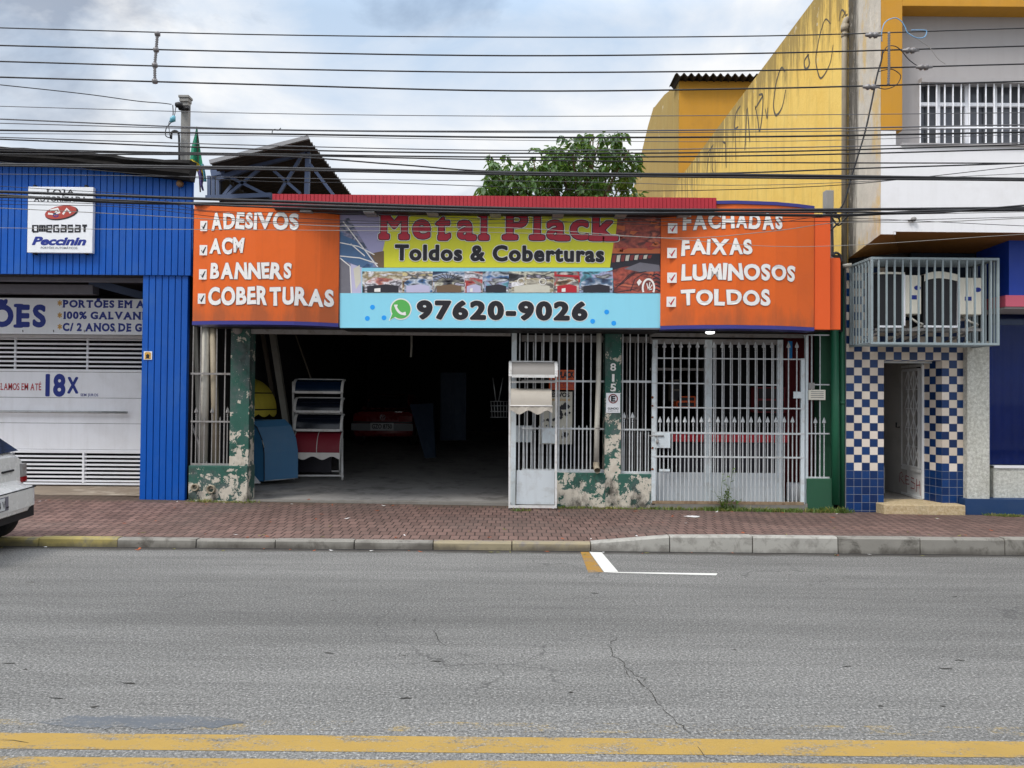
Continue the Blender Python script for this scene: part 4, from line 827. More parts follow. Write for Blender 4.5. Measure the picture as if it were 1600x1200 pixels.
# red ribbed sheet over the banner
rs = thing('red_canopy_strip', 'long red ribbed metal strip running along the top of the printed banner', 'canopy', tuple(at(770, 330, 10.95)))
x0, x1, z0, z1 = rect(425.5, 306, 1119.5, 326, 10.95); g = MB(); corrug(g, x0, x1, z0, z1, 10.95, .055, .008, skin=.012); g.build('front_sheet', M['red_sheet'], rs)
g = MB(); g.box(x0, x1, 10.975, 11.62, z1-.03, z1-.004); g.build('top_sheet', M['red_sheet'], rs); g = MB(); g.box(x0+.02, x1-.02, 10.98, 11.28, z0-.03, z0+.02); g.build('soffit', M['darker'], rs)
for k in range(7):
    p = at(480 + 98*k, 332, 11.1); g = MB(); g.box(p.x-.08, p.x+.08, 11.0, 11.3, z0-.055, z0-.033); g.build('bracket', M['grille_old'], rs)
g = MB(); g.pbox(302, 316, 425, 320.5, 11.1, .6); g.build('edge_beam', M['truss'], rs)
# ------------------------------------------------------------------ iron grilles and gates
_bars = {}
def bar_mesh(h, w, spear, mat):
    key = (round(h, 2), w, spear, mat)
    if key in _bars: return _bars[key]
    g = MB(); g.box(-w/2, w/2, -w/2, w/2, 0, h)
    if spear:
        g.lathe([(w*.5, h), (w*1.15, h+.012), (w*.5, h+.024), (w*.9, h+.04), (w*.6, h+.052), (w*.65, h+.058)], (0,0,0), 'Z', 6)
        g.lathe([(w*.7, h+.058), (.032, h+.075), (.028, h+.092), (.0, h+.165)], (0,0,0), 'Z', 4)
    elif spear is None:
        g.lathe([(w*.7, h), (.0, h+.03)], (0,0,0), 'Z', 4)
    me = bpy.data.meshes.new('bar'); me.from_pydata([tuple(v) for v in g.v], [], g.f); me.materials.append(M[mat]); me.update(); _bars[key] = me; return me
def bars(parent, pxs, pytop, pybot, Y, w=.016, spear=False, mat='grille', name='bar', jit=0.0):
    rn = random.Random(int(pxs[0]*7)) if pxs else None
    for px in pxs:
        a, b = at(px, pybot, Y), at(px, pytop, Y)
        o = put(name, bar_mesh(b.z - a.z, w, spear, mat), (b.x*.5+a.x*.5, Y, a.z), parent)
        if jit: o.rotation_euler = (0, rn.uniform(-jit, jit), 0)
def rails(parent, items, x0, x1, Y, mat='grille', d=.02):
    for (py0, py1) in items:
        g = MB(); a, b, c, e = rect(x0, py0, x1, py1, Y); g.box(a, b, Y-.004, Y+d, c, e); g.build('rail', M[mat], parent)
fr = lambda a, b, s: [a + s*k for k in range(int((b-a)/s + 1e-6) + 1)]
gl = thing('window_grille', 'narrow weathered iron grille with pipes behind it beside the blue pillar', 'grille', tuple(at(328, 728, FY)))
rails(gl, [(582.5,585.5),(657.5,660),(724,728)], 298, 360, FY+.02, 'grille_old'); bars(gl, [300.5,313,338.5,351], 508, 726, FY+.03, .016, False, 'grille_old', jit=.004); bars(gl, [306,331,355], 652, 726, FY+.03, .013, True, 'grille_old'); bars(gl, [319,343.5], 654, 726, FY+.03, .013, None, 'grille_old')
g = MB(); g.bar(at(300, 664, FY+.1), at(324, 726, FY+.1), .03); g.build('brace', M['grille_old'], gl)
gm = thing('window_grille', 'wide pale iron grille between the open garage and the numbered green column', 'grille', tuple(at(880, 738, FY)))
rails(gm, [(594,597),(668.5,671),(733,738)], 815, 944, FY+.03); rails(gm, [(518,520)], 808, 944, FY+.03); bars(gm, [811.5+12.4*k for k in range(11)], 514, 735, FY+.04, .019); bars(gm, [817.5+12.4*k for k in range(10)], 667, 735, FY+.045, .015, None)
bars(gm, [820+13*k for k in range(5)], 535, 735, FY+.3, .019)
gn = thing('window_grille', 'short pale iron grille right of the green column numbered 815', 'grille', tuple(at(994, 740, FY)))
rails(gn, [(594.5,598),(670,672.5),(736.5,741)], 970, 1019, FY+.03); bars(gn, [972.5,984,996.5,1009], 520, 738, FY+.04, .017); bars(gn, [975,988], 660, 738, FY+.05, .015, True); bars(gn, [1000.5,1013], 676, 738, FY+.05, .015, None); bars(gn, [979,992,1004], 528, 738, FY+.3, .017, False, 'grille_old'); bars(gn, [979.5,991.5], 662, 738, FY+.3, .014, True, 'grille_old')
# white post
g = MB(); g.pbox(798.5, 514, 806.5, 792, FY-.01, .1); tag(g.build('gate_post', M['gate_white'], bevel=.004, recentre=True), 'white square gate post at the right edge of the open garage', 'post')
# the outer spear gate
sgx = thing('spear_gate', 'pale spear topped iron gate spanning the entrance under the FACHADAS board', 'gate', tuple(at(1140, 788, FY-.05)))
GY1 = FY-.06
g = MB(); g.pbox(1018.5, 560, 1024.5, 789, GY1, .05); g.build('stile', M['gate_white'], sgx, bevel=.003); g = MB(); g.pbox(1251.5, 560, 1257.5, 789, GY1, .05); g.build('stile', M['gate_white'], sgx, bevel=.003)
rails(sgx, [(559.5,561.5),(636.5,638.5),(675.5,678.5),(713,715.5)], 1019, 1256, GY1); rails(sgx, [(598,600)], 1019, 1101, GY1); rails(sgx, [(600,602)], 1112, 1214, GY1); rails(sgx, [(783.5,788)], 1019, 1256, GY1, 'rusty_rail')
tall = fr(1024.5, 1246, 12.95); bars(sgx, tall, 550, 786, GY1+.01, .0145, True)
bars(sgx, [t+6.4 for t in tall if t+6.4 < 1250], 667, 786, GY1+.012, .013, True)
g = MB(); g.pbox(1023.5, 677, 1047.5, 700, GY1-.03, .03); g.build('lock_plate', M['gate_white'], sgx, bevel=.003); g = MB(); g.pbox(1030, 733, 1047, 737, GY1-.012, .01); g.build('lock_plate', M['gate_white'], sgx, bevel=.003)
g = MB(); p, q = at(1014, 681, GY1-.04), at(1037, 681, GY1-.04); g.tube([p, q], .01, 8); g.lathe([(0,0),(.02,0),(.02,.05),(0,.05)], at(1027, 693, GY1-.05), 'Z', 8); g.tube([at(1027, 682, GY1-.05), at(1027, 689, GY1-.05)], .006, 6); g.build('bolt', M['grille_old'], sgx)
for py in (621, 634, 652, 700, 733):
    g = MB(); p = at(1019.5, py, GY1-.008); rn = random.Random(py); g.poly([(p.x+.028*rn.uniform(.5,1)*math.cos(a), p.y, p.z+.022*rn.uniform(.5,1)*math.sin(a)) for a in [k*.628 for k in range(10)]]); g.build('rust_spot', M['rust'], sgx)
g = MB(); g.pbox(1240, 612, 1253, 622.5, GY1-.02, .02); g.build('latch_box', M['gate_white'], sgx, bevel=.002)
# the inner double gate
dg_ = thing('inner_gate', 'wide flat framed grey metal gate with sheet base behind the spear gate', 'gate', tuple(at(1120, 786, FY+.14)))
IY = FY+.14
for a, b in ((1019,1027),(1101,1112.5),(1214.5,1223.5)):
    g = MB(); g.pbox(a, 531, b, 786, IY, .06); g.build('stile', M['gate_white'], dg_, bevel=.004)
g = MB(); g.pbox(1016, 530, 1224, 538, IY+.004, .06); g.pbox(1016, 521, 1260, 527, IY+.01, .08); g.build('header', M['grille_old'], dg_, bevel=.004)
g = MB(); g.pbox(1025, 738.5, 1217, 784, IY+.02, .02); g.build('kick_panel', M['gate_panel'], dg_)
bars(dg_, [1118+6.45*k for k in range(0, 15, 2)], 538, 740, IY+.02, .014); bars(dg_, [1037+12.9*k for k in range(5)], 538, 740, IY+.3, .022)
g = MB(); g.pbox(1016, 575, 1102, 579, IY+.6, .05); g.build('rail', M['grille_old'], dg_)
gp2 = MB(); gp2.pbox(1258.5, 523, 1263, 786, FY-.02, .06); tag(gp2.build('gate_post', M['gate_white'], bevel=.003, recentre=True), 'slim white gate post between the spear gate and the green wall strip', 'post')
g4 = thing('window_grille', 'tiny two bar spear grille in front of the green and dark red wall strip', 'grille', tuple(at(1277, 746, FY)))
rails(g4, [(522.5,524.5),(600,602),(676.5,678.5),(745,748)], 1262, 1296, FY+.0); bars(g4, [1268,1281], 523, 746, FY+.01, .016); bars(g4, [1274,1287.5], 668, 746, FY+.012, .014, True)
mb = thing('meter_box', 'pale flat meter box wired to the right end of the gate', 'box', tuple(at(1277, 625, FY)))
g = MB(); g.pbox(1264, 609, 1290, 625, FY-.05, .1); g.build('case', M['ac_white'], mb, bevel=.006); g = MB()
for k in range(4): g.pbox(1267, 611.5+3*k, 1287, 612.5+3*k, FY-.054, .004)
g.build('slot', M['grille_old'], mb); g = MB(); g.pbox(1264, 598, 1273, 608, FY-.04, .06); g.build('clamp', M['grille_old'], mb)
# downpipes
dp = thing('downpipe', 'white plastic downpipe with a broken elbow left of the numbered column', 'pipe', tuple(at(932, 740, FY-.08)))
g = MB(); g.tube([at(936, 516, FY-.09), at(935, 600, FY-.09), at(933, 660, FY-.09), at(931.5, 726, FY-.09)], .04, 12); g.build('pipe', M['pvc'], dp)
g = MB(); c = at(931.5, 726, FY-.09); g.tube([c + Vector((0,0,.04)), c + Vector((0,-.005,-.02)), c + Vector((.006,-.03,-.06)), c + Vector((.01,-.09,-.085))], .048, 12, caps=False); g.build('elbow', M['pvc_dirty'], dp)
g = MB(); p = at(933.5, 669, FY-.09); g.tube([p + Vector((0,0,-.012)), p + Vector((0,0,.012))], .044, 12); g.build('clip', M['grille_old'], dp)
dp = thing('downpipe', 'thick dark green downpipe at the right corner of the awning shop', 'pipe', tuple(at(1308, 790, FY-.06)))
g = MB(); g.tube([at(1304, 512, FY-.05), at(1305, 640, FY-.05), at(1306, 788, FY-.05)], .062, 14); g.build('pipe', M['green_paint'], dp); g = MB(); g.tube([at(1316, 420, FY+.1), at(1316, 630, FY+.02), at(1315.5, 792, FY+.02)], .042, 12); g.build('pipe', M['green_paint'], dp); g = MB(); q = at(1315.5, 632, FY+.02); g.tube([q, q+Vector((0,0,.05))], .05, 12); g.build('collar', M['green_paint'], dp)
# stock leaning behind the left grille
for px0, px1, r, lab in ((322,318,.064,'thick pale plastic pipe standing behind the left grille, the left of the pair'),(333,337.5,.055,'slimmer dirty plastic pipe standing behind the left grille, the right of the pair')):
    g = MB(); g.tube([at(px0, 500, 12.14), at(px1, 727, 12.12)], r, 14); tag(g.build('pvc_pipe', M['pvc'] if r > .06 else M['pvc_dirty'], recentre=True), lab, 'pipe', 'pipes stored behind the grille')
g = MB(); g.bar(at(306, 504, 12.2), at(313, 724, 12.15), .06); tag(g.build('metal_profile', M['tube_grey'], recentre=True), 'thin grey metal profile leaning behind the left grille beside the blue pillar', 'profile')
# poles inside the garage
for (a, b, Ya, Yb, w, mt, lab) in (((426,520),(452,655),14.6,14.3,.11,'tube_grey','broad grey plank leaning behind the yellow awning in the garage'), ((462,524),(486,592),14.8,14.5,.02,'wood','thin rod leaning behind the smoked awning rack in the garage'), ((410,520),(427,620),14.9,14.7,.07,'wood','dark plank leaning in the shade above the yellow awning')):
    g = MB(); g.bar(at(*a, Ya), at(*b, Yb) if b[1] < 640 else at(b[0]+8, 740, Yb), w); tag(g.build('leaning_plank', M[mt], recentre=True), lab, 'plank')
# yellow awning and blue awning shell
ya = thing('yellow_awning', 'small yellow dome awning with scalloped edge beside the green column', 'awning', tuple(at(405, 655, 13.8)))
g = MB(); Yc = 14.3; c = at(386, 640, Yc); rr = .58; hh = at(386, 590, Yc).z - c.z
prof = []; N = 16; K = 8
vs = []
for i in range(N+1):
    ph = math.pi*(i/N)
    for k in range(K+1):
        th = math.pi/2*k/K; q = math.cos(th)
        vs.append((c.x + rr*q*math.cos(ph)*.95, Yc - .75*q*math.sin(ph), c.z + hh*math.sin(th)))
g.add(vs, [(i*(K+1)+k, (i+1)*(K+1)+k, (i+1)*(K+1)+k+1, i*(K+1)+k+1) for i in range(N) for k in range(K)], 0, True); g.build('canopy', M['fab_yellow'], ya)
g = MB(); n = 48; vs = []
for i in range(n+1):
    ph = math.pi*i/n; x, y = c.x + rr*.95*math.cos(ph), Yc - .75*math.sin(ph); vs += [(x, y-.004, c.z+.01), (x, y-.004, c.z - .07 - .055*abs(math.sin(ph*8)))]
g.add(vs, [(2*i, 2*i+1, 2*i+3, 2*i+2) for i in range(n)]); g.build('valance', M['fab_yellow'], ya)
g = MB()
for th, r in ((.55, .012), (0.02, .012)): q = math.cos(th); g.tube([(c.x + rr*q*math.cos(math.pi*i/20)*.96, Yc - .757*q*math.sin(math.pi*i/20), c.z + hh*math.sin(th)) for i in range(21)], r, 5)
g.build('hoop', M['darker'], ya)
ba = thing('blue_awning_shell', 'blue curved awning shell standing on the garage floor behind the green column', 'awning', tuple(at(425, 752, 13.9)))
def bpt(px, py, Y): return at(px, py, Y)
g = MB(); yA, yB = 13.55, 14.0
front = [bpt(413,752,yA), bpt(413,708,yA), bpt(410,688,yA), bpt(402,668,yA), bpt(392,658,yA)]
back = [p + Vector((.52, .26, .03)) for p in front]
left = [p for p in front] + [bpt(366,658,yA+.12), bpt(366,752,yA+.12)]
g.poly(left, 0); g.add(front + back, [(i, i+1, i+6, i+5) for i in range(4)], 0, False); g.add([front[4], back[4], back[4]+Vector((-.5,.1,0)), left[5]], [(0,1,2,3)], 0)
g.add([back[0], back[1], back[2], back[3], back[4], back[4]+Vector((-.5,.1,0)), back[0]+Vector((-.5,.1,0))], [(0,1,2,3,4,5,6)], 0); g.build('shell', M['box_blue'], ba)
g = MB(); g.tube([p + Vector((0,-.006,0)) for p in front], .009, 5); g.build('edge', M['darker'], ba); g = MB(); g.tube([front[1]+Vector((0,-.012,.1)), front[2]+Vector((0,-.012,0))], .008, 5); g.tube([front[0]+Vector((.004,-.008,.005)), back[0]+Vector((.004,-.008,.005))], .009, 5); g.build('edge', M['alu'], ba)
g = MB(); g.prism([at(388,732,13.4), at(390,756,13.4), at(407,755,13.35)], (.0,.02,0)); tag(g.build('plaster_offcut', M['white_wall'], recentre=True), 'white triangular board offcut on the floor by the green column', 'board')

# display racks
def awning_sample(parent, box, Y, dep, mat, frame, name='awning_sample'):
    """small curved canopy panel with side frames, seen from the front"""
    X0, X1, Z0, Z1 = box; N = 8; h = Z1-Z0
    prof = [(Y - dep*math.sin(math.pi/2*i/N)**.8, Z1 - h*(1-math.cos(math.pi/2*i/N))) for i in range(N+1)]
    g = MB(); vs = [(x, y, z) for y, z in prof for x in (X0+.03, X1-.03)]; vs += [(x, y+.012, z-.004) for y, z in prof for x in (X0+.03, X1-.03)]; n2 = 2*(N+1)
    g.add(vs, [(2*i, 2*i+1, 2*i+3, 2*i+2) for i in range(N)] + [(n2+2*i+2, n2+2*i+3, n2+2*i+1, n2+2*i) for i in range(N)], 0, True); o = g.build(name, mat, parent)
    if frame:
        g = MB()
        for x in (X0, X1-.045):
            for i in range(N): (ya_, za_), (yb_, zb2) = prof[i], prof[i+1]; g.prism([(x, ya_-.012, za_+.012), (x, yb_-.018, zb2+.006), (x, yb_+.02, zb2), (x, ya_+.02, za_-.02)], (.045, 0, 0))
        y, z = prof[-1]; g.box(X0+.046, X1-.046, y-.02, y+.02, z-.012, z+.032); y, z = prof[0]; g.box(X0+.046, X1-.046, y-.01, y+.03, z-.01, z+.016); g.build('edge_frame', frame, o)
    return prof
def valance(parent, X0, X1, Y, Z, h, mat, waves, amp):
    g = MB(); n = 40; vs = []
    for i in range(n+1):
        u = i/n; x = lerp(X0, X1, u); vs += [(x, Y+.006*math.sin(u*40), Z), (x, Y-.012+.01*math.sin(u*waves*6.283), Z-h+amp*math.cos(u*waves*6.283))]
    g.add(vs, [(2*i, 2*i+1, 2*i+3, 2*i+2) for i in range(n)], 0, True); g.build('valance', mat, parent)
r1 = thing('awning_display_rack', 'white wheeled rack with three smoked canopies above a wine red awning', 'display rack', tuple(at(497, 752, 14.3)))
RY = 14.3; g = MB()
for px in (459, 535): a, b = at(px, 744, RY), at(px-1, 596, RY); g.bar(a, b, .035)
for px in (462, 531): a, b = at(px, 738, RY+.4), at(px, 640, RY+.4); g.bar(a, b, .03)
for py in (743, 625, 655, 690): g.bar(at(458, py, RY), at(536, py, RY), .03)
g.bar(at(462, 736, RY+.4), at(532, 736, RY+.4), .03)
for px in (459, 535): g.bar(at(px, 743, RY), at(px, 739, RY+.42), .03)
g.build('frame', M['rack_white'], r1)
for i, (a, b, c2, d, dep, mt) in enumerate(((458,593,537,614,.22,'poly_blue'),(459,622,535.5,644,.2,'poly_dark'),(459,647.5,535.5,673,.2,'poly_dark'))): awning_sample(r1, rect(a, b, c2, d, RY-.2), RY-.02, dep, M[mt], M['rack_white'])
bx_ = rect(457.5, 675, 533.5, 707, RY-.25); pr = awning_sample(r1, bx_, RY-.02, .26, M['fab_red'], None); g = MB()
for x in (bx_[0]+.02, bx_[1]-.02, (bx_[0]+bx_[1])/2): g.tube([(x, y-.008, z) for y, z in pr], .008, 5)
g.build('rib', M['rack_white'], r1); valance(r1, bx_[0]+.02, bx_[1]-.02, pr[-1][0]-.01, pr[-1][1], .1, M['fab_white'], 2.4, .03)
g = MB(); g.pbox(466, 700, 518, 738, RY+.35, .02); g.build('back_panel', M['print_dark'], r1)
for px, Yw in ((459, RY), (535, RY), (462, RY+.42), (532, RY+.42)):
    p = at(px, 748, Yw); g = MB(); g.lathe([(0,-.014),(.03,-.014),(.034,0),(.03,.014),(0,.014)], (p.x, Yw, FLR(p.x, Yw)+.036), 'X', 12); g.box(p.x-.02, p.x+.02, Yw-.012, Yw+.012, FLR(p.x, Yw)+.06, FLR(p.x, Yw)+.09); g.build('caster', M['rack_white'], r1)
r2 = thing('awning_display_rack', 'white upright stand with two grey sample awnings in front of the pale grille', 'display rack', tuple(at(832, 795, 11.55)))
RY2 = 11.75; g = MB()
for px in (796, 868.5): g.bar(at(px, 794, RY2-.1), at(px+.6, 566, RY2), .03)
g.bar(at(795, 791.5, RY2-.1), at(869, 792, RY2-.1), .035); g.bar(at(797, 597, RY2), at(868, 597, RY2), .022); g.bar(at(796, 792, RY2-.1), at(796.5, 789, RY2+.2), .03); g.bar(at(868.5, 792, RY2-.1), at(868.5, 789, RY2+.2), .03); g.build('frame', M['rack_white'], r2)
awning_sample(r2, rect(795, 565, 871, 589, RY2-.12), RY2, .2, M['poly_grey'], M['rack_white'])
bx_ = rect(795, 607, 865, 634, RY2-.15); pr = awning_sample(r2, bx_, RY2, .22, M['fab_grey'], None); valance(r2, bx_[0]+.02, bx_[1]-.02, pr[-1][0]-.006, pr[-1][1], .1, M['fab_grey'], 2.3, .03)
g = MB(); g.tube([(bx_[0]+.02, pr[-1][0]-.01, pr[-1][1]), (bx_[1]-.02, pr[-1][0]-.01, pr[-1][1])], .01, 6); g.build('seam', M['white_ink'], r2)
g = MB(); g.pbox(807, 735, 866.5, 788, RY2+.0, .015); g.build('base_panel', M['gate_panel'], r2)
for a in ((847,669.5,867,692.5,FY+.02),(805,665,831,691,FY+.2)):
    g = MB(); g.pbox(*a, .006); g.build('lock_plate', M['gate_white'], gm)
# orange board and poster behind the middle grille
ob = thing('orange_notice_board', 'orange board with black and red lettering behind the middle grille', 'sign', tuple(at(880, 610, 12.28)))
NY = 12.26; g = MB(); g.pbox(858, 578, 899, 609, NY, .02); g.build('panel', M['orange_clean'], ob)
g = MB(); bx = lambda *p: rect(*p, NY); text(g, 'METAL PLACK', bx(846, 580, 897, 590.5), NY, [(.05, 0, .004)]); text(g, 'Toldos & Coberturas', bx(862, 592, 896, 595.5), NY, [(.02, 0, .004)]); g.build('lettering', M['black_ink'], ob)
g = MB(); g.poly([tuple(at(x, y, NY-.004)) for x, y in ((860,598),(897,598),(897,607),(860,607))]); g.build('panel', M['print_red'], ob); g = MB(); text(g, '97620-9026', bx(862, 600, 896, 605.5), NY, [(.03, 0, .007)]); g.build('lettering', M['orange_clean'], ob)
ps = thing('poster_board', 'narrow cream poster with black cut out stickers behind the middle grille', 'poster', tuple(at(868, 694, 12.3)))
PY = 12.28; g = MB(); g.pbox(843, 612, 894, 694, PY+.02, .015); g.build('panel', M['print_pale'], ps)
g = MB(); bx = lambda *p: rect(*p, PY+.02); text(g, 'ADESIVOS', bx(848, 613, 890, 620.5), PY+.02, [(.05, 0, .004)])
g.build('lettering', M['black_ink'], ps); rn = random.Random(21)
for k in range(26):
    g = MB(); x, y = rn.uniform(848, 890), rn.uniform(634, 690); r = rn.uniform(1.5, 4.5); g.poly([tuple(at(x + r*rn.uniform(.4,1.2)*math.cos(a), y + r*rn.uniform(.4,1.2)*math.sin(a), PY+.015-.0002*k)) for a in [j*.785 for j in range(8)]]); g.build('sticker', M['black_ink'], ps)
g = MB(); g.poly([tuple(at(x, y, PY+.0155)) for x, y in ((878,634),(883,628),(888,633),(886,640),(871,640),(873,636))])
g.build('sticker', M['black_ink'], ps); g = MB(); text(g, 'PERSONALIZADOS', bx(850, 623, 891, 626.5), PY+.02, [(.03, 0, .004)]); g.build('lettering', M['ochre_ink'], ps)
# parking sign on the column
pk = thing('parking_notice', 'small white notice with a red ringed E on the green column under number 815', 'notice', tuple(at(957.5, 645, FY-.05)))
NY = FY-.04; g = MB(); g.pbox(947, 614, 969, 645, NY, .006); g.build('panel', M['white_sign'], pk); c = at(958, 623, NY); g = MB()
g.ribbon([(c.x+.066*math.cos(a), NY-.004, c.z+.066*math.sin(a)) for a in [k*math.pi/14 for k in range(29)]], .017, (0,-1,0), 0); g.build('ring', M['print_maroon'], pk)
g = MB(); text(g, 'E', (c.x-.034, c.x+.036, c.z-.045, c.z+.045), NY, [(.05, 0, .006)]); text(g, 'GUINCHO', rect(949.5, 636.5, 966.5, 640, NY), NY, [(.02, 0, .004)]); text(g, 'SUJEITO A', rect(949.5, 641.5, 966.5, 643.3, NY), NY, [(.01, 0, .004)]); g.build('lettering', M['black_ink'], pk)
# things in the entrance on the right
ct = thing('red_counter', 'red topped counter running behind the bars of the right entrance', 'counter', tuple(at(1140, 760, 13.2)))
g = MB(); g.pbox(1048, 679, 1233, 691, 12.5, .6); g.build('top', M['red_counter'], ct, bevel=.01); g = MB(); g.pbox(1060, 692, 1225, 770, 12.56, .5); g.build('front_panel', M['print_dark'], ct)
g = MB(); g.pbox(1232, 533, 1238, 560, 12.8, .04); tag(g.build('blue_tube', M['dot_blue'], recentre=True), 'bright blue strip hanging high behind the right end of the gate', 'strip')
g = MB(); g.lathe([(.0,0),(.12,0),(.13,.02),(.12,.3),(.0,.3)], tuple(at(1241, 783, 12.55)), 'Z', 16); tag(g.build('paint_bucket', M['white_sign'], recentre=True), 'white paint bucket on the floor behind the right end of the gate', 'bucket')
for px, py, w, h, mt, lab in ((1072, 628, 30, 18, 'orange_clean', 'dim orange box on a shelf behind the left leaf of the gate'), (1058, 610, 14, 34, 'wood', 'brown upright board behind the left leaf of the gate'), (1205, 625, 44, 40, 'red_wall', 'dark red machine cabinet behind the right leaf of the gate')):
    g = MB(); g.pbox(px-w/2, py-h/2, px+w/2, py+h/2, 12.75, .35); g.pbox(px-w/2+2, py-h/2+2, px+w/2-2, py-2, 12.735, .012, 1); g.pbox(px-w/2+2, py+1, px+w/2-2, py+h/2-2, 12.735, .012, 1); tag(g.build('stock_box', [M[mt], M['darker']], bevel=.006, recentre=True), lab, 'box')

# ------------------------------------------------------------------ cars
def car(name, label, xf, stations, paint_, parts, wheelx, hw, wr=.29, group=None):
    """length runs along local +x from the tail, y to the left, z up"""
    o = thing(name, label, 'car', tuple(xf.translation)); g = MB(xf); K = 13
    def sec(x, zb0, zbelt, ztop, w, wt_):
        h = zbelt - zb0
        half = [(0, zb0), (w*.86, zb0), (w*.96, zb0+.06), (w*1.0, zb0+h*.55), (w*.97, zbelt-.02), (w*.94, zbelt)]
        if ztop > zbelt + .1: half += [(lerp(w*.94, wt_, .6), lerp(zbelt, ztop, .62)), (wt_, ztop-.05), (wt_-.07, ztop-.008), (0, ztop)]
        else: half += [(w*.9, lerp(zbelt, ztop, .3)), (w*.84, lerp(zbelt, ztop, .7)), (w*.7, lerp(zbelt, ztop, .93)), (0, ztop)]
        return [(x, y, z) for y, z in half] + [(x, -y, z) for y, z in half[-2:0:-1]]
    S = [sec(*s) for s in stations]; n = len(S[0]); vs = [v for s in S for v in s]
    g.add(vs, [(i*n+k, i*n+(k+1)%n, (i+1)*n+(k+1)%n, (i+1)*n+k) for i in range(len(S)-1) for k in range(n)] + [tuple(range(n-1,-1,-1)), tuple(range((len(S)-1)*n, len(S)*n))], 0, True)
    b = g.build('body', paint_, o, bevel=0)
    me = b.data; me.polygons.foreach_set('use_smooth', [True]*len(me.polygons)); 
    e = b.modifiers.new('es', 'EDGE_SPLIT'); e.split_angle = R(32)
    for wx in wheelx:
        for s in (-1, 1):
            w = bpy.data.objects.new('wheel', None); COL.objects.link(w); w.parent = o; w.location = xf @ Vector((wx, s*(hw-.1), wr)) - world_off(o)
            g = MB(xf); g.lathe([(wr*.62,-.09),(wr*.9,-.095),(wr,-.07),(wr,.07),(wr*.9,.095),(wr*.62,.09)], (wx, s*(hw-.1), wr), 'Y', 28); g.build('tyre', M['rubber'], w)
            g = MB(xf); g.lathe([(0,-.085),(wr*.2,-.09),(wr*.58,-.06),(wr*.64,-.092),(wr*.64,.092),(wr*.58,.06),(wr*.2,.09),(0,.085)], (wx, s*(hw-.1), wr), 'Y', 20); g.build('rim', M['alu'], w)
    for nm, mt, fn in parts: g = MB(xf); fn(g); g.build(nm, mt, o)
    return o
def Q(g, *pts): g.prism(pts, (.0, 0, 0)) if False else g.poly(pts)
def bumper(g, z0, z1, ins=0):
    side = [(-.035+ins + .11*(1-math.cos(a)), .69 + .135*math.sin(a) - ins) for a in [math.pi/2*k/6 for k in range(7)]] + [(.30, .83-ins)]
    pts = [(x, y, z0) for x, y in side] + [(x, -y, z0) for x, y in reversed(side)]; g.prism(pts, (0, 0, z1-z0)); g.prism([(x+.012, y*.985, z1) for x, y, _ in pts], (.0, 0, .015))
def ring(g, c, r, w, nx):
    for k in range(24):
        a, b = 2*math.pi*k/24, 2*math.pi*(k+1)/24
        g.add([(c[0], c[1]+q*math.cos(t), c[2]+q*math.sin(t)) for t in (a, b) for q in (r-w, r)], [(0,1,3,2)])
def vw(g, x, z, r):
    ring(g, (x, 0, z), r, r*.16, 0)
    for pts in ([(-.55,.72),(-.0,-.12),(.55,.72)], [(-.85,.25),(-.42,-.75),(0,.1),(.42,-.75),(.85,.25)]): g.ribbon([(x-.0006, -p*r, z+q*r) for p, q in pts], r*.17, (-1,0,0))
# white hatchback, only its tail is in view; right wheels up on the kerb edge
xfw = Matrix.Translation((-5.55, 8.2, .045)) @ Matrix.Rotation(R(180), 4, 'Z') @ Matrix.Rotation(R(-3.0), 4, 'X')
W = .82
st_w = [(-.03,.36,.56,.60,W*.86,.5), (.0,.34,.60,.63,W*.93,.5), (.1,.27,.62,.66,W,.5), (.13,.25,.66,.70,W,.5), (.14,.25,.92,.97,W*.985,.5), (.16,.24,.93,1.0,W,.5), (.38,.24,.945,1.185,W,.66), (.62,.24,.945,1.38,W,.60), (.85,.24,.94,1.42,W,.60), (2.0,.22,.93,1.44,W,.60), (2.35,.22,.92,1.38,W,.60), (2.75,.22,.91,1.12,W,.64), (3.0,.22,.90,.95,W,.6), (3.6,.24,.78,.84,W*.97,.5), (3.85,.28,.62,.70,W*.9,.5), (3.9,.34,.52,.58,W*.8,.5)]
def w_rear(g): Q(g, (.205,.60,1.0), (.205,-.60,1.0), (.585,-.50,1.345), (.585,.50,1.345))
def shift(pts, d): return [(x+d[0], y+d[1], z+d[2]) for x, y, z in pts]
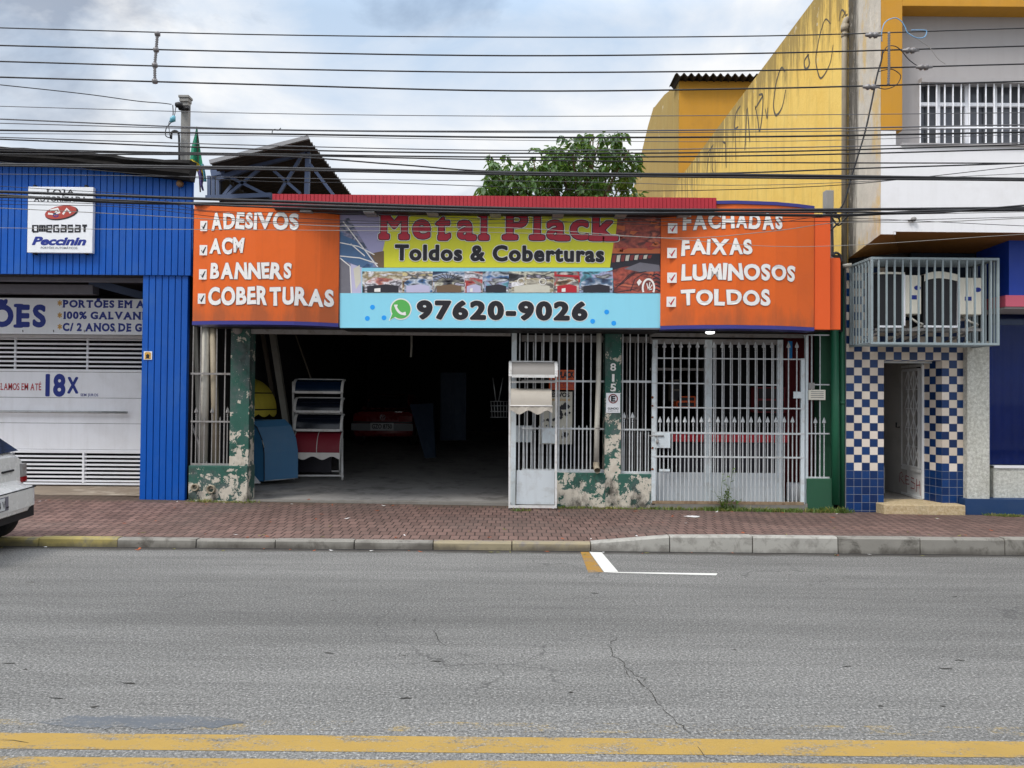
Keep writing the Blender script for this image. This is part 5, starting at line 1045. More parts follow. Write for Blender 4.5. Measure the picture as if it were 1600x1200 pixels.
car('white_hatchback', 'white hatchback parked by the kerb, only its tail in the picture', xfw, st_w, M['car_white'], [
    ('rear_window', M['glass_dark'], lambda g: (g.poly(shift([(.175,.745,1.0),(.175,-.745,1.0),(.60,-.58,1.375),(.60,.58,1.375)], (-.025,0,.025))))),
    ('side_window', M['glass_dark'], lambda g: [g.poly([(.5,s*.785,.97),(2.6,s*.785,.97),(2.3,s*.645,1.33),(.72,s*.645,1.33)]) for s in (1,)]),
    ('side_window', M['glass_dark'], lambda g: [g.poly([(.5,s*.785,.97),(2.6,s*.785,.97),(2.3,s*.645,1.33),(.72,s*.645,1.33)]) for s in (-1,)]),
    ('bumper', M['car_white'], lambda g: (bumper(g, .40, .60), bumper(g, .385, .40, .02))),
    ('skirt', M['plastic_black'], lambda g: (g.box(-.01,.2,-.76,.76,.27,.395))),
    ('tail_light', M['tail_red'], lambda g: g.box(.105,.24,.74,.826,.66,.72)), ('tail_light', M['tail_red'], lambda g: g.box(.105,.24,-.826,-.74,.66,.72)),
    ('tail_light', M['grille_old'], lambda g: g.box(.108,.24,.745,.826,.722,.87)), ('tail_light', M['grille_old'], lambda g: g.box(.108,.24,-.826,-.745,.722,.87)),
    ('emblem', M['chrome'], lambda g: vw(g, .127, .81, .062)), ('emblem_disc', M['plastic_black'], lambda g: g.poly([(.129, .06*math.cos(a*.3927), .81+.06*math.sin(a*.3927)) for a in range(16)])),
    ('badge', M['plastic_black'], lambda g: g.box(.118,.14,-.62,-.42,.805,.825)),
    ('plate_recess', M['print_grey'], lambda g: g.box(-.041,-.03,-.27,.27,.43,.58)), ('number_plate', M['plate'], lambda g: g.box(-.048,-.042,-.20,.20,.44,.57)),
    ('rubber_strip', M['plastic_black'], lambda g: g.box(-.03,.1,-.78,.78,.601,.612)),
    ('plate_text', M['black_ink'], lambda g: [g.ribbon([(-.0505, -.06-.06*i+dx, .465+dz) for dx, dz in pl], .014, (-1,0,0)) for i, pl in enumerate(([(0,0),(0,.07)], [(0,0),(-.0,.07),(.035,.02),(-.01,.02)], [(.02,.075),(0,0),(-.02,.075)], [(.02,.0),(-.02,.0)]))]),
], (.46, 3.0), W)
# red saloon deep in the garage
CX, CYY = at(598, 650, 20).x, 20.0
xfr = Matrix.Translation((CX, CYY, FLR(CX, 20.8)+.02)) @ Matrix.Rotation(R(90), 4, 'Z')
W2 = .80
st_r = [(-.0,.34,.62,.66,W2*.92,.5), (.04,.28,.80,.84,W2*.97,.5), (.08,.26,.86,.905,W2,.5), (.5,.24,.88,.93,W2,.5), (.62,.24,.89,.96,W2,.5), (1.15,.24,.90,1.34,W2,.56), (1.4,.24,.90,1.38,W2,.56), (2.3,.24,.89,1.38,W2,.56), (2.9,.24,.88,.98,W2,.6), (3.6,.26,.78,.86,W2,.5), (3.95,.32,.55,.62,W2*.9,.5)]
car('red_saloon', 'old red saloon parked deep in the dark garage, tail to the street', xfr, st_r, M['car_red'], [
    ('rear_window', M['glass_dark'], lambda g: g.poly([(.66,.56,1.0),(.66,-.56,1.0),(1.10,-.50,1.34),(1.10,.50,1.34)])),
    ('bumper', M['dull_bumper'], lambda g: g.box(-.09,.02,-.80,.80,.42,.60)),
    ('tail_panel', M['plastic_black'], lambda g: g.box(-.012,.02,-.78,.78,.615,.655)),
    ('tail_light', M['tail_red'], lambda g: g.box(.0,.05,.42,.76,.66,.80)), ('tail_light', M['tail_red'], lambda g: g.box(.0,.05,-.76,-.42,.66,.80)),
    ('number_plate', M['plate'], lambda g: g.box(-.1,-.09,-.3,.3,.43,.62)),
    ('emblem', M['chrome'], lambda g: vw(g, -.016, .76, .075)),
    ('boot_handle', M['chrome'], lambda g: g.box(.05,.07,-.5,-.3,.895,.915)),
], (.75, 3.1), W2)
g = MB(xfr)
# plate characters of the saloon
pl = MB(); 
a0 = xfr @ Vector((-.104, .26, .47)); text(pl, 'GZO 8750', (a0.x, a0.x+.52, a0.z, a0.z+.12), a0.y, [(.03, 0, .001)])
sal = [o for o in COL.objects if o.name.startswith('red_saloon')][0]; pl.build('plate_text', M['black_ink'], sal)
# more things barely lit inside
cbn = thing('blue_cabinet', 'tall dim blue cabinet near the right side of the dark garage', 'cabinet', tuple(at(705, 690, 19)))
g = MB(); g.pbox(688, 582, 728, 688, 18.5, .5); g.build('body', M['dim_blue'], cbn); g = MB(); g.pbox(690, 585, 706, 686, 18.48, .02); g.build('door', M['dim_blue'], cbn, bevel=.006); g = MB(); g.pbox(710, 585, 726, 686, 18.48, .02); g.build('door', M['dim_blue'], cbn, bevel=.006)
shp = thing('wire_trolley', 'wire shopping trolley hung up in the shade behind the white gate post', 'trolley', tuple(at(780, 655, 15.5)))
g = MB()
for k in range(6): g.tube([at(767+5*k, 627, 15.5), at(769+4.5*k, 652, 15.5)], .008, 5)
for y in (627, 634, 643, 652): g.tube([at(766, y, 15.5), at(793, y, 15.5)], .008, 5)
g.build('basket', M['alu'], shp); g = MB(); g.tube([at(770, 590, 15.5), at(775, 627, 15.5)], .01, 5); g.tube([at(786, 590, 15.5), at(779, 627, 15.5)], .01, 5); g.build('hanger', M['alu'], shp)
g = MB(); g.prism([at(640, 632, 17.5), at(676, 630, 17.6), at(680, 715, 17.0), at(664, 716, 17.0)], (.02, .05, 0)); tag(g.build('leaning_board', M['dim_blue'], recentre=True), 'dark blue board leaning beside the red saloon in the garage', 'board')
g = MB(); g.tube([at(643, 505, 14), at(643, 540, 14), at(642, 558, 14)], .02, 6); tag(g.build('hanging_cable', M['tube_grey'], recentre=True), 'short pale cable hanging from the garage ceiling above the dark interior', 'cable')
g = MB(); c = Vector((at(478, 782, 12).x, 12.1, FLR(-3.2, 12.1)+.004)); rn = random.Random(4); g.poly([(c.x+.07*math.cos(a)*rn.uniform(.6,1.1), c.y+.05*math.sin(a)*rn.uniform(.6,1), c.z+rn.uniform(.002,.03)) for a in [k*.7 for k in range(9)]]); tag(g.build('fallen_leaf', M['leaf_fallen'], recentre=True), 'dry orange leaf on the threshold of the open garage', 'leaf')
# ------------------------------------------------------------------ corner building on the right
SX = 5.25; OY = 10.94; XE = 16.0
cbd = thing('corner_building', 'two storey corner building with a long stained yellow side wall and white overhanging front', 'building', (9, 14, 0))
def yz(pts): return [atx(px, py, SX) for px, py in pts]
TOPZ = 8.72; YB = atx(1060, 270, SX).y
g = MB()
# side wall: plain part, then the taller rear part with its rounded top
low = [Vector((SX, 12.0, -.2)), Vector((SX, 34.6, -.2)), Vector((SX, YB, -.2))]
rear = yz([(1053.5,140),(1047,141),(1038,148),(1030,158),(1023,167),(1021,168),(1013,195),(1004,232),(996,268),(987,305)])
g.add([(SX,12.0,-.2),(SX,YB,-.2),(SX,YB,TOPZ),(SX,12.0,TOPZ+.1)], [(0,1,2,3)])
rp = [Vector((SX, YB, -.2))] + [Vector((SX, rear[-1].y, -.2))] + list(reversed(rear)) + [Vector((SX, YB, rear[0].z))]
g.add(rp, [tuple(range(len(rp)))])
g.build('side_wall', M['yellow_wall'], cbd)
# stained strip of the overhang's flank, from the corner to the front
p = lambda px, py, y: at(px, py, y)
zbk, zfr = at(1325, 404, 12).z, at(1376, 366, OY).z
g = MB(); g.poly([(SX,12.0,zbk),(SX,12.0,TOPZ+.1),(SX,OY+.0,TOPZ+.1),(SX,OY+.0,zfr)]); g.build('overhang_flank', M['stained'], cbd)
g = MB(); g.box(SX+.004, XE, 12.004, 34, -.2, at(1400, 540, 12.0).z-.0); g.build('core', M['dark'], cbd) if False else None
# back block front face with its corrugated roof
zr = rear[0].z; g = MB(); g.box(SX+.004, 15, YB, YB+.2, TOPZ-1.5, zr); g.build('rear_front_wall', M['yellow_front'], cbd)
g = MB(); x0, x1 = at(1054, 136, YB-.3).x, 12; n = 160; vs = []
for i in range(n+1):
    x = lerp(x0, x1, i/n); z = zr + .06 + .055*math.sin(2*math.pi*(x-x0)/.23)
    vs += [(x, YB-.35, z), (x, YB+.6, z-.02), (x, YB-.35, z-.03), (x, YB+.6, z-.05)]
g.add(vs, [(4*i, 4*i+4, 4*i+5, 4*i+1) for i in range(n)] + [(4*i+2, 4*i+3, 4*i+7, 4*i+6) for i in range(n)] + [(4*i, 4*i+2, 4*i+6, 4*i+4) for i in range(n)]); g.build('corrugated_roof', M['roof_dark'], cbd)
g = MB(); g.box(SX+.01, XE, OY+.3, YB, TOPZ-.3, TOPZ-.2); g.build('roof', M['roof_dark'], cbd)
# upper front: yellow frame, recessed wall greyed for its shade, with window, white parapet
zsill = at(1500, 225, OY).z; ztop_ = at(1500, 10, OY).z
g = MB(); a, b, c, d = rect(1376, 205, 1410, 300, OY); g.box(SX+.004, b, OY, OY+.45, at(1390,204,OY).z, TOPZ+.1); g.box(b, XE, OY, OY+.45, ztop_, TOPZ+.1); g.build('yellow_frame', M['yellow_front'], cbd, bevel=.006)
zpb = at(1480, 362.5, OY).z
g = MB(); g.box(SX+.003, at(1400,300,OY).x, OY+.004, OY+.4, zfr, at(1390,204,OY).z-.003); g.box(at(1400,300,OY).x, at(1576,300,OY).x+3, OY+.0045, OY+.4, zpb, zsill-.03); g.build('parapet_wall', M['white_wall'], cbd)
g = MB(); g.box(at(1408,225,OY).x, XE, OY-.03, OY+.5, zsill-.03, zsill); g.build('sill', M['shaded_grey'], cbd)
xw0, xw1, zw0, zw1 = rect(1436, 132, 1640, 225, OY+.32)
g = MB(); RYY = OY+.3; xr0 = at(1410, 100, OY).x
g.box(xr0, xw0, RYY, RYY+.2, zsill-.02, ztop_+.2); g.box(xw0, XE, RYY, RYY+.2, zw1, ztop_+.2); g.box(xw1, XE, RYY, RYY+.2, zsill-.02, zw1); g.build('upper_wall', M['shaded_grey'], cbd)
wf = MB(); wf.box(xw0, xw1, RYY+.12, RYY+.16, zw0+.0, zw1); win = wf.build('window', M['curtain_glass'], cbd)
g = MB(); WY = RYY+.06
for px, w in ((1467,4),(1511,6),(1556,4)): a, b, c, d = rect(px-w/2, 134, px+w/2, 225, WY); g.box(a, b, WY, WY+.05, zw0, zw1)
zt_ = at(1500, 163, WY).z; g.box(xw0, xw1, WY-.004, WY+.05, zt_-.025, zt_+.025); g.box(xw0, xw0+.05, WY, WY+.05, zw0, zw1); g.build('frame', M['white_metal'], win)
g = MB(); g.box(xw0-.02, xw1, OY+.2, RYY-.002, zw1-.02, zw1+.05); g.build('lintel', M['shaded_grey'], win)
for k in range(17):
    a = at(1438 + 12.85*k, 180, OY+.24).x; g = MB(); g.box(a-.008, a+.008, OY+.24, OY+.256, zsill, zw1-.02); g.build('bar', M['white_metal'], win)
g = MB(); z = at(1500, 199, OY+.24).z; g.box(xw0, xw1, OY+.235, OY+.265, z-.012, z+.012); g.build('rail', M['white_metal'], win)
for k in range(5):
    a, b = at(1446 + 45*k, 180, RYY+.1).x, at(1462 + 45*k, 180, RYY+.1).x; g = MB(); g.box(a, b, RYY+.1, RYY+.11, zw0, zw1); g.build('curtain', M['window_curtain'], win)
# soffit
zs2 = at(1500, 420, 12.0).z
g = MB(); g.add([(SX+.002,12.0,zbk),(SX+.002,OY,zfr),(at(1396,366,OY).x,OY,zfr),(at(1396,366,OY).x,OY+.0,zpb),(XE,OY+.002,zpb),(XE,12.3,zpb-.05),(6.2,12.3,zpb-.05)], [(0,1,2,6),(2,3,4,5,6)]); g.build('soffit', M['soffit'], cbd)
g = MB(); g.box(SX+.01, XE, 12.3, 12.5, at(1450,540,12.1).z, zpb+.1); g.build('recess_wall', M['darker'], cbd)  # dark colour paints in the soffit shadow behind the cage
# tiled entrance
TY = 11.97; ox = at(1322, 640, TY).x; oz = at(1350, 735.5, TY).z
MT = tiles('checker_tiles', ox, oz); MTs = tiles('checker_tiles_return', TY, oz, axis=1)
xd0, xd1 = at(1381, 660, TY).x, at(1462, 660, TY).x; xt1 = at(1511, 660, TY).x; zl = at(1420, 563.5, TY).z; ztt = at(1420, 541, TY).z
g = MB(); g.box(ox, xd0, TY, TY+.3, -.15, ztt); g.box(ox, at(1384,470,TY).x, TY+.001, TY+.3, ztt+.0005, at(1350,418,TY).z); g.box(at(1384,470,TY).x+.0005, xt1, TY+.001, TY+.3, ztt+.0005, at(1450,497,TY).z); g.box(xd0, xt1, TY, TY+.3, zl, ztt); g.box(at(1472,660,TY).x, xt1, TY+.0, TY+.3, -.15, zl); g.build('tiled_wall', MT, cbd)
xr = at(1472, 660, TY).x; g = MB(); g.poly([(xr-.002, TY, -.1),(xd1, TY+.42, -.1),(xd1, TY+.42, zl),(xr-.002, TY, zl)]); g.poly([(xd1, TY+.42, -.1),(xd1+.3, TY+.42, -.1),(xd1+.3, TY+.42, zl),(xd1, TY+.42, zl)]); g.build('tiled_return', MTs, cbd)
g = MB(); g.box(xd0-.02, xd1+.06, TY+.2, TY+.26, zl-.03, zl+.02); g.build('door_lintel', M['gate_white'], cbd)
g = MB(); g.pbox(1511.5, 533, 1546.5, 790, 11.86, .4); g.build('stucco_pillar', M['stucco'], cbd, bevel=.008)
g = MB(); g.pbox(1381, 789, 1509, 812, 11.72, .7); g.build('step', M['beige_stone'], cbd, bevel=.015)
# stairwell
zf = at(1420, 786, TY).z
g = MB(); g.box(xd0-.1, xd0-.02, TY+.3, 15.4, -.1, 2.8); g.box(xd1+.06, xd1+.16, TY+.43, 15.4, -.1, 2.8); g.box(xd0-.1, xd1+.16, 15.4, 15.5, -.1, 2.8); g.box(xd0-.1, xd1+.16, TY+.3, 15.5, 2.8, 2.9); g.build('stairwell_wall', M['stair_wall'], cbd)
g = MB(); g.box(xd0-.02, xd1+.06, TY+.3, 15.4, -.2, zf); g.build('stairwell_floor', M['concrete'], cbd)
for k in range(5): g = MB(); g.box(xd0-.019, xd0+.55-.0*k, 13.3+.28*k, 15.39, zf+.17*k+.001*k, zf+.17*(k+1)); g.build('stair_tread', M['beige_stone'], cbd, bevel=.01)
g = MB(); a = at(1384, 660, 13); g.prism([(xd0+.56,13.2,zf),(xd0+.56,15.39,zf+.0),(xd0+.56,15.39,zf+1.9),(xd0+.56,13.2,zf+.45)], (.05,0,0)); g.build('stair_parapet', M['stair_wall'], cbd)
# lattice door swung inwards
dr = thing('lattice_door', 'pale grey lattice door with red scrawl standing open in the tiled entrance', 'door', tuple(at(1440, 783, 12.6)))
DX = xd1 - .0; y0, y1 = TY+.38, TY+1.28; z0, z1 = zf+.02, zl-.05; DT = .04
def dpt(u, v): return Vector((DX + .09*u, lerp(y0, y1, u), lerp(z0, z1, v)))
def dbar(a, b, w=.035, mt='door_white', nm='frame_bar'): g = MB(); g.bar(dpt(*a), dpt(*b), w); g.build(nm, M[mt], dr)
g = MB()
for a, b in (((0,0),(0,1)),((1,0),(1,1)),((0,1),(1,1)),((0,.0),(1,.0)),((0,.2),(1,.2)),((.14,.22),(.14,.97)),((.86,.22),(.86,.97)),((.14,.97),(.86,.97)),((.14,.22),(.86,.22))): g.bar(dpt(*a), dpt(*b), .04)
g.build('frame', M['door_white'], dr)
g = MB(); pan = [dpt(.02,.01), dpt(.98,.01), dpt(.98,.2), dpt(.02,.2)]; g.prism(pan, (.015,0,0)); g.build('kick_panel', M['door_white'], dr)
g = MB(); g.prism([dpt(.02,.2)+Vector((.03,0,0)), dpt(.98,.2)+Vector((.03,0,0)), dpt(.98,.99)+Vector((.03,0,0)), dpt(.02,.99)+Vector((.03,0,0))], (.01,0,0)); g.build('pane', M['darker'], dr)
g = MB()
for c0 in (.26, .5, .74):
    for k in range(4):
        v0 = .22 + k*.1875; w = .12
        g.bar(dpt(c0-w, v0), dpt(c0+w, v0+.1875), .010); g.bar(dpt(c0+w, v0)-Vector((.004,0,0)), dpt(c0-w, v0+.1875)-Vector((.004,0,0)), .010)
for v in (.38, .52, .67, .82): g.bar(dpt(.1, v), dpt(.9, v), .009)
for u in (.38, .62): g.bar(dpt(u, .22), dpt(u, .97), .009)
g.build('lattice', M['door_white'], dr)
g = MB(); q = dpt(.93, .52)-Vector((.03,0,0)); g.tube([q, q+Vector((-.06,0,0)), q+Vector((-.06,.0,.08))], .012, 6); g.build('handle', M['darker'], dr)
g = MB(); dd = Vector((-.026,0,0))
for pl in ([(.95,.08),(.93,.15),(.84,.165),(.78,.135),(.9,.115),(.72,.075)], [(.68,.14),(.66,.08),(.5,.085)], [(.66,.112),(.54,.115)], [(.67,.145),(.52,.14)], [(.3,.135),(.42,.14),(.42,.11),(.26,.10),(.28,.06),(.44,.06)], [(.18,.14),(.2,.04)], [(.06,.13),(.03,.02)], [(.2,.09),(.04,.1)]):
    g.ribbon([dpt(*q)+dd for q in pl], .016, (-1,0,0))
g.build('scrawl', M['red_spray'], dr)
# blue shop front at the right edge
bf = thing('blue_corner_shopfront', 'deep blue shop front with curtained window and pink striped fascia at the right edge', 'shop front', tuple(at(1575, 800, 12)))
FBY = 11.4; zf0, zf1 = at(1590, 462, FBY).z, at(1590, 328, FBY).z; xf0 = at(1576.5, 400, FBY).x
g = MB(); g.box(xf0, XE, FBY, 12.2, zf0, zf1); g.build('fascia', M['blue_front'], bf)
zp0 = at(1590, 479, FBY-.06).z; g = MB(); g.box(xf0-.09, XE, FBY-.06, 12.2, zp0, zf0-.002); g.build('stripe', M['pink'], bf)
g = MB(); g.box(xf0-.08, XE, FBY-.03, 12.4, zp0-.03, zp0-.002); g.build('soffit', M['shaded_grey'], bf)
x546 = at(1546, 650, 12.1).x; zw_ = at(1570, 727.5, 12.1).z
g = MB(); g.box(x546, XE, 12.12, 12.16, zw_, zp0-.03); g.build('window', M['glass_blue'], bf)
g = MB(); g.box(x546, XE, 12.06, 12.066, zw_+.01, zp0-.03); g.build('pane', M['pane'], bf)
g = MB(); N = 240; vs = []
for i in range(N+1):
    x = lerp(x546, x546+3, i/N); y = 12.112 - .006*math.sin(i*.55); vs += [(x, y, zw_+.02), (x, y, zp0-.2)]
g.add(vs, [(2*i, 2*i+2, 2*i+3, 2*i+1) for i in range(N)], 0, True); g.build('curtain', M['curtain'], bf)
g = MB(); g.box(x546+.0, XE, 12.0, 12.3, at(1570,778,12.0).z, zw_); g.build('stucco_wall', M['stucco'], bf); g = MB(); g.box(x546, XE, 11.98, 12.3, zw_-.03, zw_+.008); g.build('sill', M['white_wall'], bf)
g = MB(); g.box(at(1508,790,11.8).x, XE, 11.80, 12.25, -.2, at(1570,779,11.9).z); g.build('base', M['navy_base'], bf)
g = MB(); g.box(at(1500,450,12.25).x-.8, XE, 12.22, 12.29, zp0, zpb-.06); g.build('upper_panel', M['dim_blue'], bf)  # blue darkened in its colour to stand for overhang shade
# wall pipe and loose fittings on the yellow wall
wp = thing('wall_pipe', 'tall weathered plastic rain pipe climbing the corner of the yellow wall', 'pipe', tuple(at(1321, 420, 11.9)))
g = MB(); xq = SX-.06; g.tube([(xq, 12.0, at(1322,412,12).z), (xq, 12.0, at(1327,36,12).z), (xq+.03, 12.02, at(1327,30,12).z), (xq+.09, 12.06, at(1327,26,12).z)], .045, 10); g.build('pipe', M['pvc_dirty'], wp); g = MB(); q = at(1327, 44, 12); g.tube([(xq,12.0,q.z-.05),(xq,12.0,q.z+.05)], .06, 10); g.tube([(xq,12.0,q.z-.14),(xq,12.0,q.z-.1)], .055, 10); g.build('collar', M['pvc_dirty'], wp)
g = MB(); g.tube([at(1317, 416, 11.85), at(1331, 414, 11.8)], .032, 10); tag(g.build('pipe_stub', M['pvc'], recentre=True), 'short white pipe stub above the corner of the air conditioner cage', 'pipe')
g = MB(); q = at(1426, 343, OY); g.lathe([(0,-.05),(.03,-.05),(.036,-.02),(.03,.01)], q, 'Y', 10); g.tube([q + Vector((-.03,-.02,-.01)), q + Vector((-.07,-.03,-.03))], .015, 6); tag(g.build('wall_sensor', M['grille_old'], recentre=True), 'small dark drain spout on the white parapet wall', 'fitting')
# graffiti on the yellow side wall, painted on as strokes
gx = SX - .004
def gf(w, *pts):
    g = MB(); P_ = smooth_path([Vector((gx, q.y, q.z)) for q in [atx(px, py, SX) for px, py in pts]], 5); g.ribbon(P_, [w*.66*(.6 + .5*math.sin(math.pi*i/len(P_))) for i in range(len(P_))], (-1,0,0)); g.build('graffiti', M['spray'], cbd)
gf(.05, (1298,37),(1290,30),(1283,48),(1278,70),(1275,92),(1277,108),(1282,122),(1290,114),(1298,96),(1302,70))
gf(.04, (1311,33),(1315,16),(1320,20),(1316,28)); gf(.035, (1322,16),(1321,24),(1325,22)); gf(.03, (1329,12),(1328,22)); gf(.03, (1331,8),(1330,20))
gf(.08, (1227,112),(1221,106),(1214,125),(1210,150),(1209,168),(1213,180),(1222,168),(1228,140)); gf(.07, (1264,85),(1257,95),(1259,108),(1265,100),(1262,84))
gf(.09, (1180,165),(1184,185),(1187,205),(1191,180),(1192,150),(1186,148)); gf(.08, (1180,170),(1192,150)); gf(.07, (1196,170),(1199,185),(1200,168)); gf(.08, (1157,165),(1150,178),(1148,200),(1154,198)); gf(.07, (1149,200),(1150,250))
gf(.09, (1167,170),(1164,235)); gf(.09, (1168,168),(1172,222)); gf(.08, (1133,222),(1135,262)); gf(.08, (1129,221),(1134,224)); gf(.08, (1112,228),(1106,255),(1104,275)); gf(.08, (1116,232),(1113,262),(1117,272),(1118,250)); gf(.06, (1105,240),(1115,226))
# ------------------------------------------------------------------ air conditioner cage
cg = thing('air_conditioner_cage', 'grey barred cage hung on the wall above the tiled entrance', 'cage', tuple(at(1443, 540, 11.6)))
CGY, CGB = 11.22, 11.95; cx0, cx1 = at(1361, 470, CGY).x, at(1562, 470, CGY).x; cz0, cz1 = at(1460, 537, CGY).z, at(1460, 404, CGY).z
W_ = .034
g = MB()
for z in (cz0, cz1):
    g.box(cx0, cx1, CGY, CGY+W_, z-W_/2, z+W_/2)
    for x in (cx0, cx1-W_): g.box(x, x+W_, CGY+W_, CGB, z-W_/2, z+W_/2)
for x, y in ((cx0, CGY), (cx1-W_, CGY), (cx0, CGB-W_), (cx1-W_, CGB-W_)): g.box(x, x+W_, y, y+W_, cz0+W_/2, cz1-W_/2)
g.build('frame', M['cage'], cg, bevel=.003)
bm_ = MB(); bm_.box(-.011,.011,-.011,.011,0,cz1-cz0-W_); me = bpy.data.meshes.new('bar'); me.from_pydata([tuple(v) for v in bm_.v], [], bm_.f); me.materials.append(M['cage'])
for k in range(1, 16): put('bar', me, (lerp(cx0, cx1, k/16), CGY+.017, cz0+W_/2), cg)
for x in (cx0+.017, cx1-.017):
    for k in range(1, 7): put('bar', me, (x, lerp(CGY, CGB, k/7), cz0+W_/2), cg)
for k in range(9):
    y = lerp(CGY+.05, CGB, k/9)
    g = MB(); g.box(cx0, cx1, y, y+.03, cz0-.006, cz0+.006); g.build('slat', M['cage'], cg); g = MB(); g.box(cx0, cx1, y+.02, y+.04, cz1-.006, cz1+.006); g.build('slat', M['cage'], cg)
for i, (pa, pb, pt, pbt, lab, Ya) in enumerate(((1372,1438,427,509,'left of two white condenser units in the grey cage, lower and fuller', 11.42), (1443,1532,431,509,'right of two white condenser units in the grey cage, with a round hooded top', 11.42))):
    a, b, c, d = rect(pa, pt, pb, pbt, Ya); ac = thing('air_conditioner', lab, 'air conditioner', ((a+b)/2, Ya, c), 'condenser units in the cage'); wd = b-a; xs_ = lerp(a, b, .62)
    g = MB(); N = 10; vs = []; hb = .09 if i else .02
    top = [(lerp(a, xs_, k/N), d + (.05*math.sin(math.pi*(k/N)**.8) if i else .004*math.sin(math.pi*k/N))) for k in range(N+1)]
    g.prism([(x, Ya, z) for x, z in [(xs_, c), (a, c)] + top] , (0,.38,0)); g.build('coil', M['ac_fins'], ac)
    g = MB()
    for (x, z), (x2, z2) in zip(top, top[1:]): g.add([(x,Ya-.02,z-hb),(x2,Ya-.02,z2-hb),(x2,Ya-.02,z2+.012),(x,Ya-.02,z+.012),(x,Ya+.4,z+.012),(x2,Ya+.4,z2+.012)], [(0,1,2,3),(3,2,5,4)])
    g.build('hood', M['ac_white'], ac)
    g = MB(); g.box(xs_, b, Ya-.03, Ya+.38, lerp(c, d, .22), d-.03); g.build('service_case', M['ac_white'], ac, bevel=.012)
    g = MB(); g.box(xs_-.03, xs_-.001, Ya-.035, Ya, c, d-.02); g.box(a, xs_-.03, Ya-.03, Ya+.0, c-.03, c-.0); g.box(lerp(a,xs_,.3), lerp(a,xs_,.3)+.02, Ya-.012, Ya, c, d); g.build('corner_post', M['white_metal'], ac)
    g = MB(); q = Vector((b-.06, Ya-.033, lerp(c,d,.72))); g.poly([(q.x+.05*math.cos(k*.4), q.y, q.z+.035*math.sin(k*.4)) for k in range(16)]); g.box(xs_+.07, xs_+.17, Ya-.034, Ya-.031, lerp(c,d,.5), lerp(c,d,.58)); g.build('badge', M['navy'], ac)
    g = MB(); g.tube(smooth_path([(xs_+.1,Ya+.1,lerp(c,d,.22)),(xs_+.16,Ya-.02,lerp(c,d,.08)),(xs_+.3,Ya+.05,c+.01),(xs_+.02,Ya+.2,c-.08)], 5), .016, 6); g.build('hose', M['pvc'], ac)
    g = MB(); g.box(a-.02, b+.03, Ya+.02, Ya+.06, c-.075, c-.035); g.box(a-.02, b+.03, Ya+.3, Ya+.34, c-.075, c-.035)
    for x in (a+.1, b-.1): g.bar((x, Ya+.06, c-.07), (x-.15, 11.95, cz0+.06), .03)
    g.build('bracket', M['grille_old'], ac)

# ------------------------------------------------------------------ behind the roofs
ms = thing('metal_canopy_roof', 'high corrugated canopy on blue steel trusses rising behind the left orange board', 'canopy', (-4.6, 15, 4))
A, B = at(329, 256, 14.0), at(483, 217.5, 14.0)
g = MB(); n = 90; L2 = 7.5; vs = []
ny = int(L2/.18*6)
for j in range(ny+1):
    y = 14.0 + L2*j/ny; dz = .025*math.sin(2*math.pi*(y-14)/.18) - .012*(y-14)
    for (x, z) in ((A.x-.0, A.z), (B.x, B.z)): vs += [(x, y, z+dz), (x, y, z+dz-.02)]
g.add(vs, [(4*j, 4*j+2, 4*j+6, 4*j+4) for j in range(ny)] + [(4*j+1, 4*j+5, 4*j+7, 4*j+3) for j in range(ny)] + [(4*j+2, 4*j+3, 4*j+7, 4*j+6) for j in range(ny)] + [(0,1,3,2)]); g.build('roof_sheet', M['roof_dark'], ms)
g = MB(); g.bar(A+Vector((0,-.03,.02)), B+Vector((0,-.03,.02)), .07); g.build('edge_flashing', M['roof_edge'], ms)
TYY = 14.5; tp = lambda px, py, y=TYY: at(px, py, y)
g = MB(); g.bar(tp(481.5, 238), tp(479.5, 306), .085); g.build('post', M['truss'], ms)
g = MB(); g.bar(tp(341, 280), tp(404, 258), .09); g.bar(tp(404, 258), tp(480, 238), .085); g.build('rafter', M['truss'], ms)
for a, b in (((350,272),(425,309)), ((405,265),(356,305)), ((472,243),(436,303)), ((428,267),(470,303)), ((484,256),(522,306)), ((462,225),(468,236)), ((404,250),(406,262)), ((350,305),(362,290))):
    g = MB(); g.bar(tp(*a), tp(*b), .055); g.build('brace', M['truss'], ms)
g = MB(); g.bar(tp(322, 309), tp(425, 305), .08); g.bar(tp(331, 272), tp(352, 268), .12); g.build('tie_beam', M['truss'], ms)
for px in (327, 334, 341): g = MB(); g.bar(tp(px, 275), tp(px, 312), .06); g.build('stud', M['truss'], ms)
g = MB(); g.box(A.x-.3, B.x+2.2, 21.5, 21.7, 3.5, A.z+.3); g.build('dark_backing', M['dark'], ms); g = MB(); g.prism([(A.x-.06,14.6,3.5),(A.x-.06,21.49,3.5),(A.x-.06,21.49,A.z-.05),(A.x-.06,14.6,A.z+.02)], (.05,0,0)); g.build('side_wall', M['dark'], ms)  # dark sheets added to stand for the shade under the roof
g = MB()
for px, yy in ((483, 17), (483, 20)): g.box(A.x, B.x, yy, yy+.08, A.z-.5, A.z-.42)
for xx in (A.x, B.x-.1): g.box(xx, xx+.1, 20, 20.1, 3.5, A.z-.05)
g.build('rear_frame', M['truss'], ms)
po = thing('concrete_post', 'slim grey concrete service post with a black clamp behind the blue shop', 'post', tuple(at(287, 252, 12.6)))
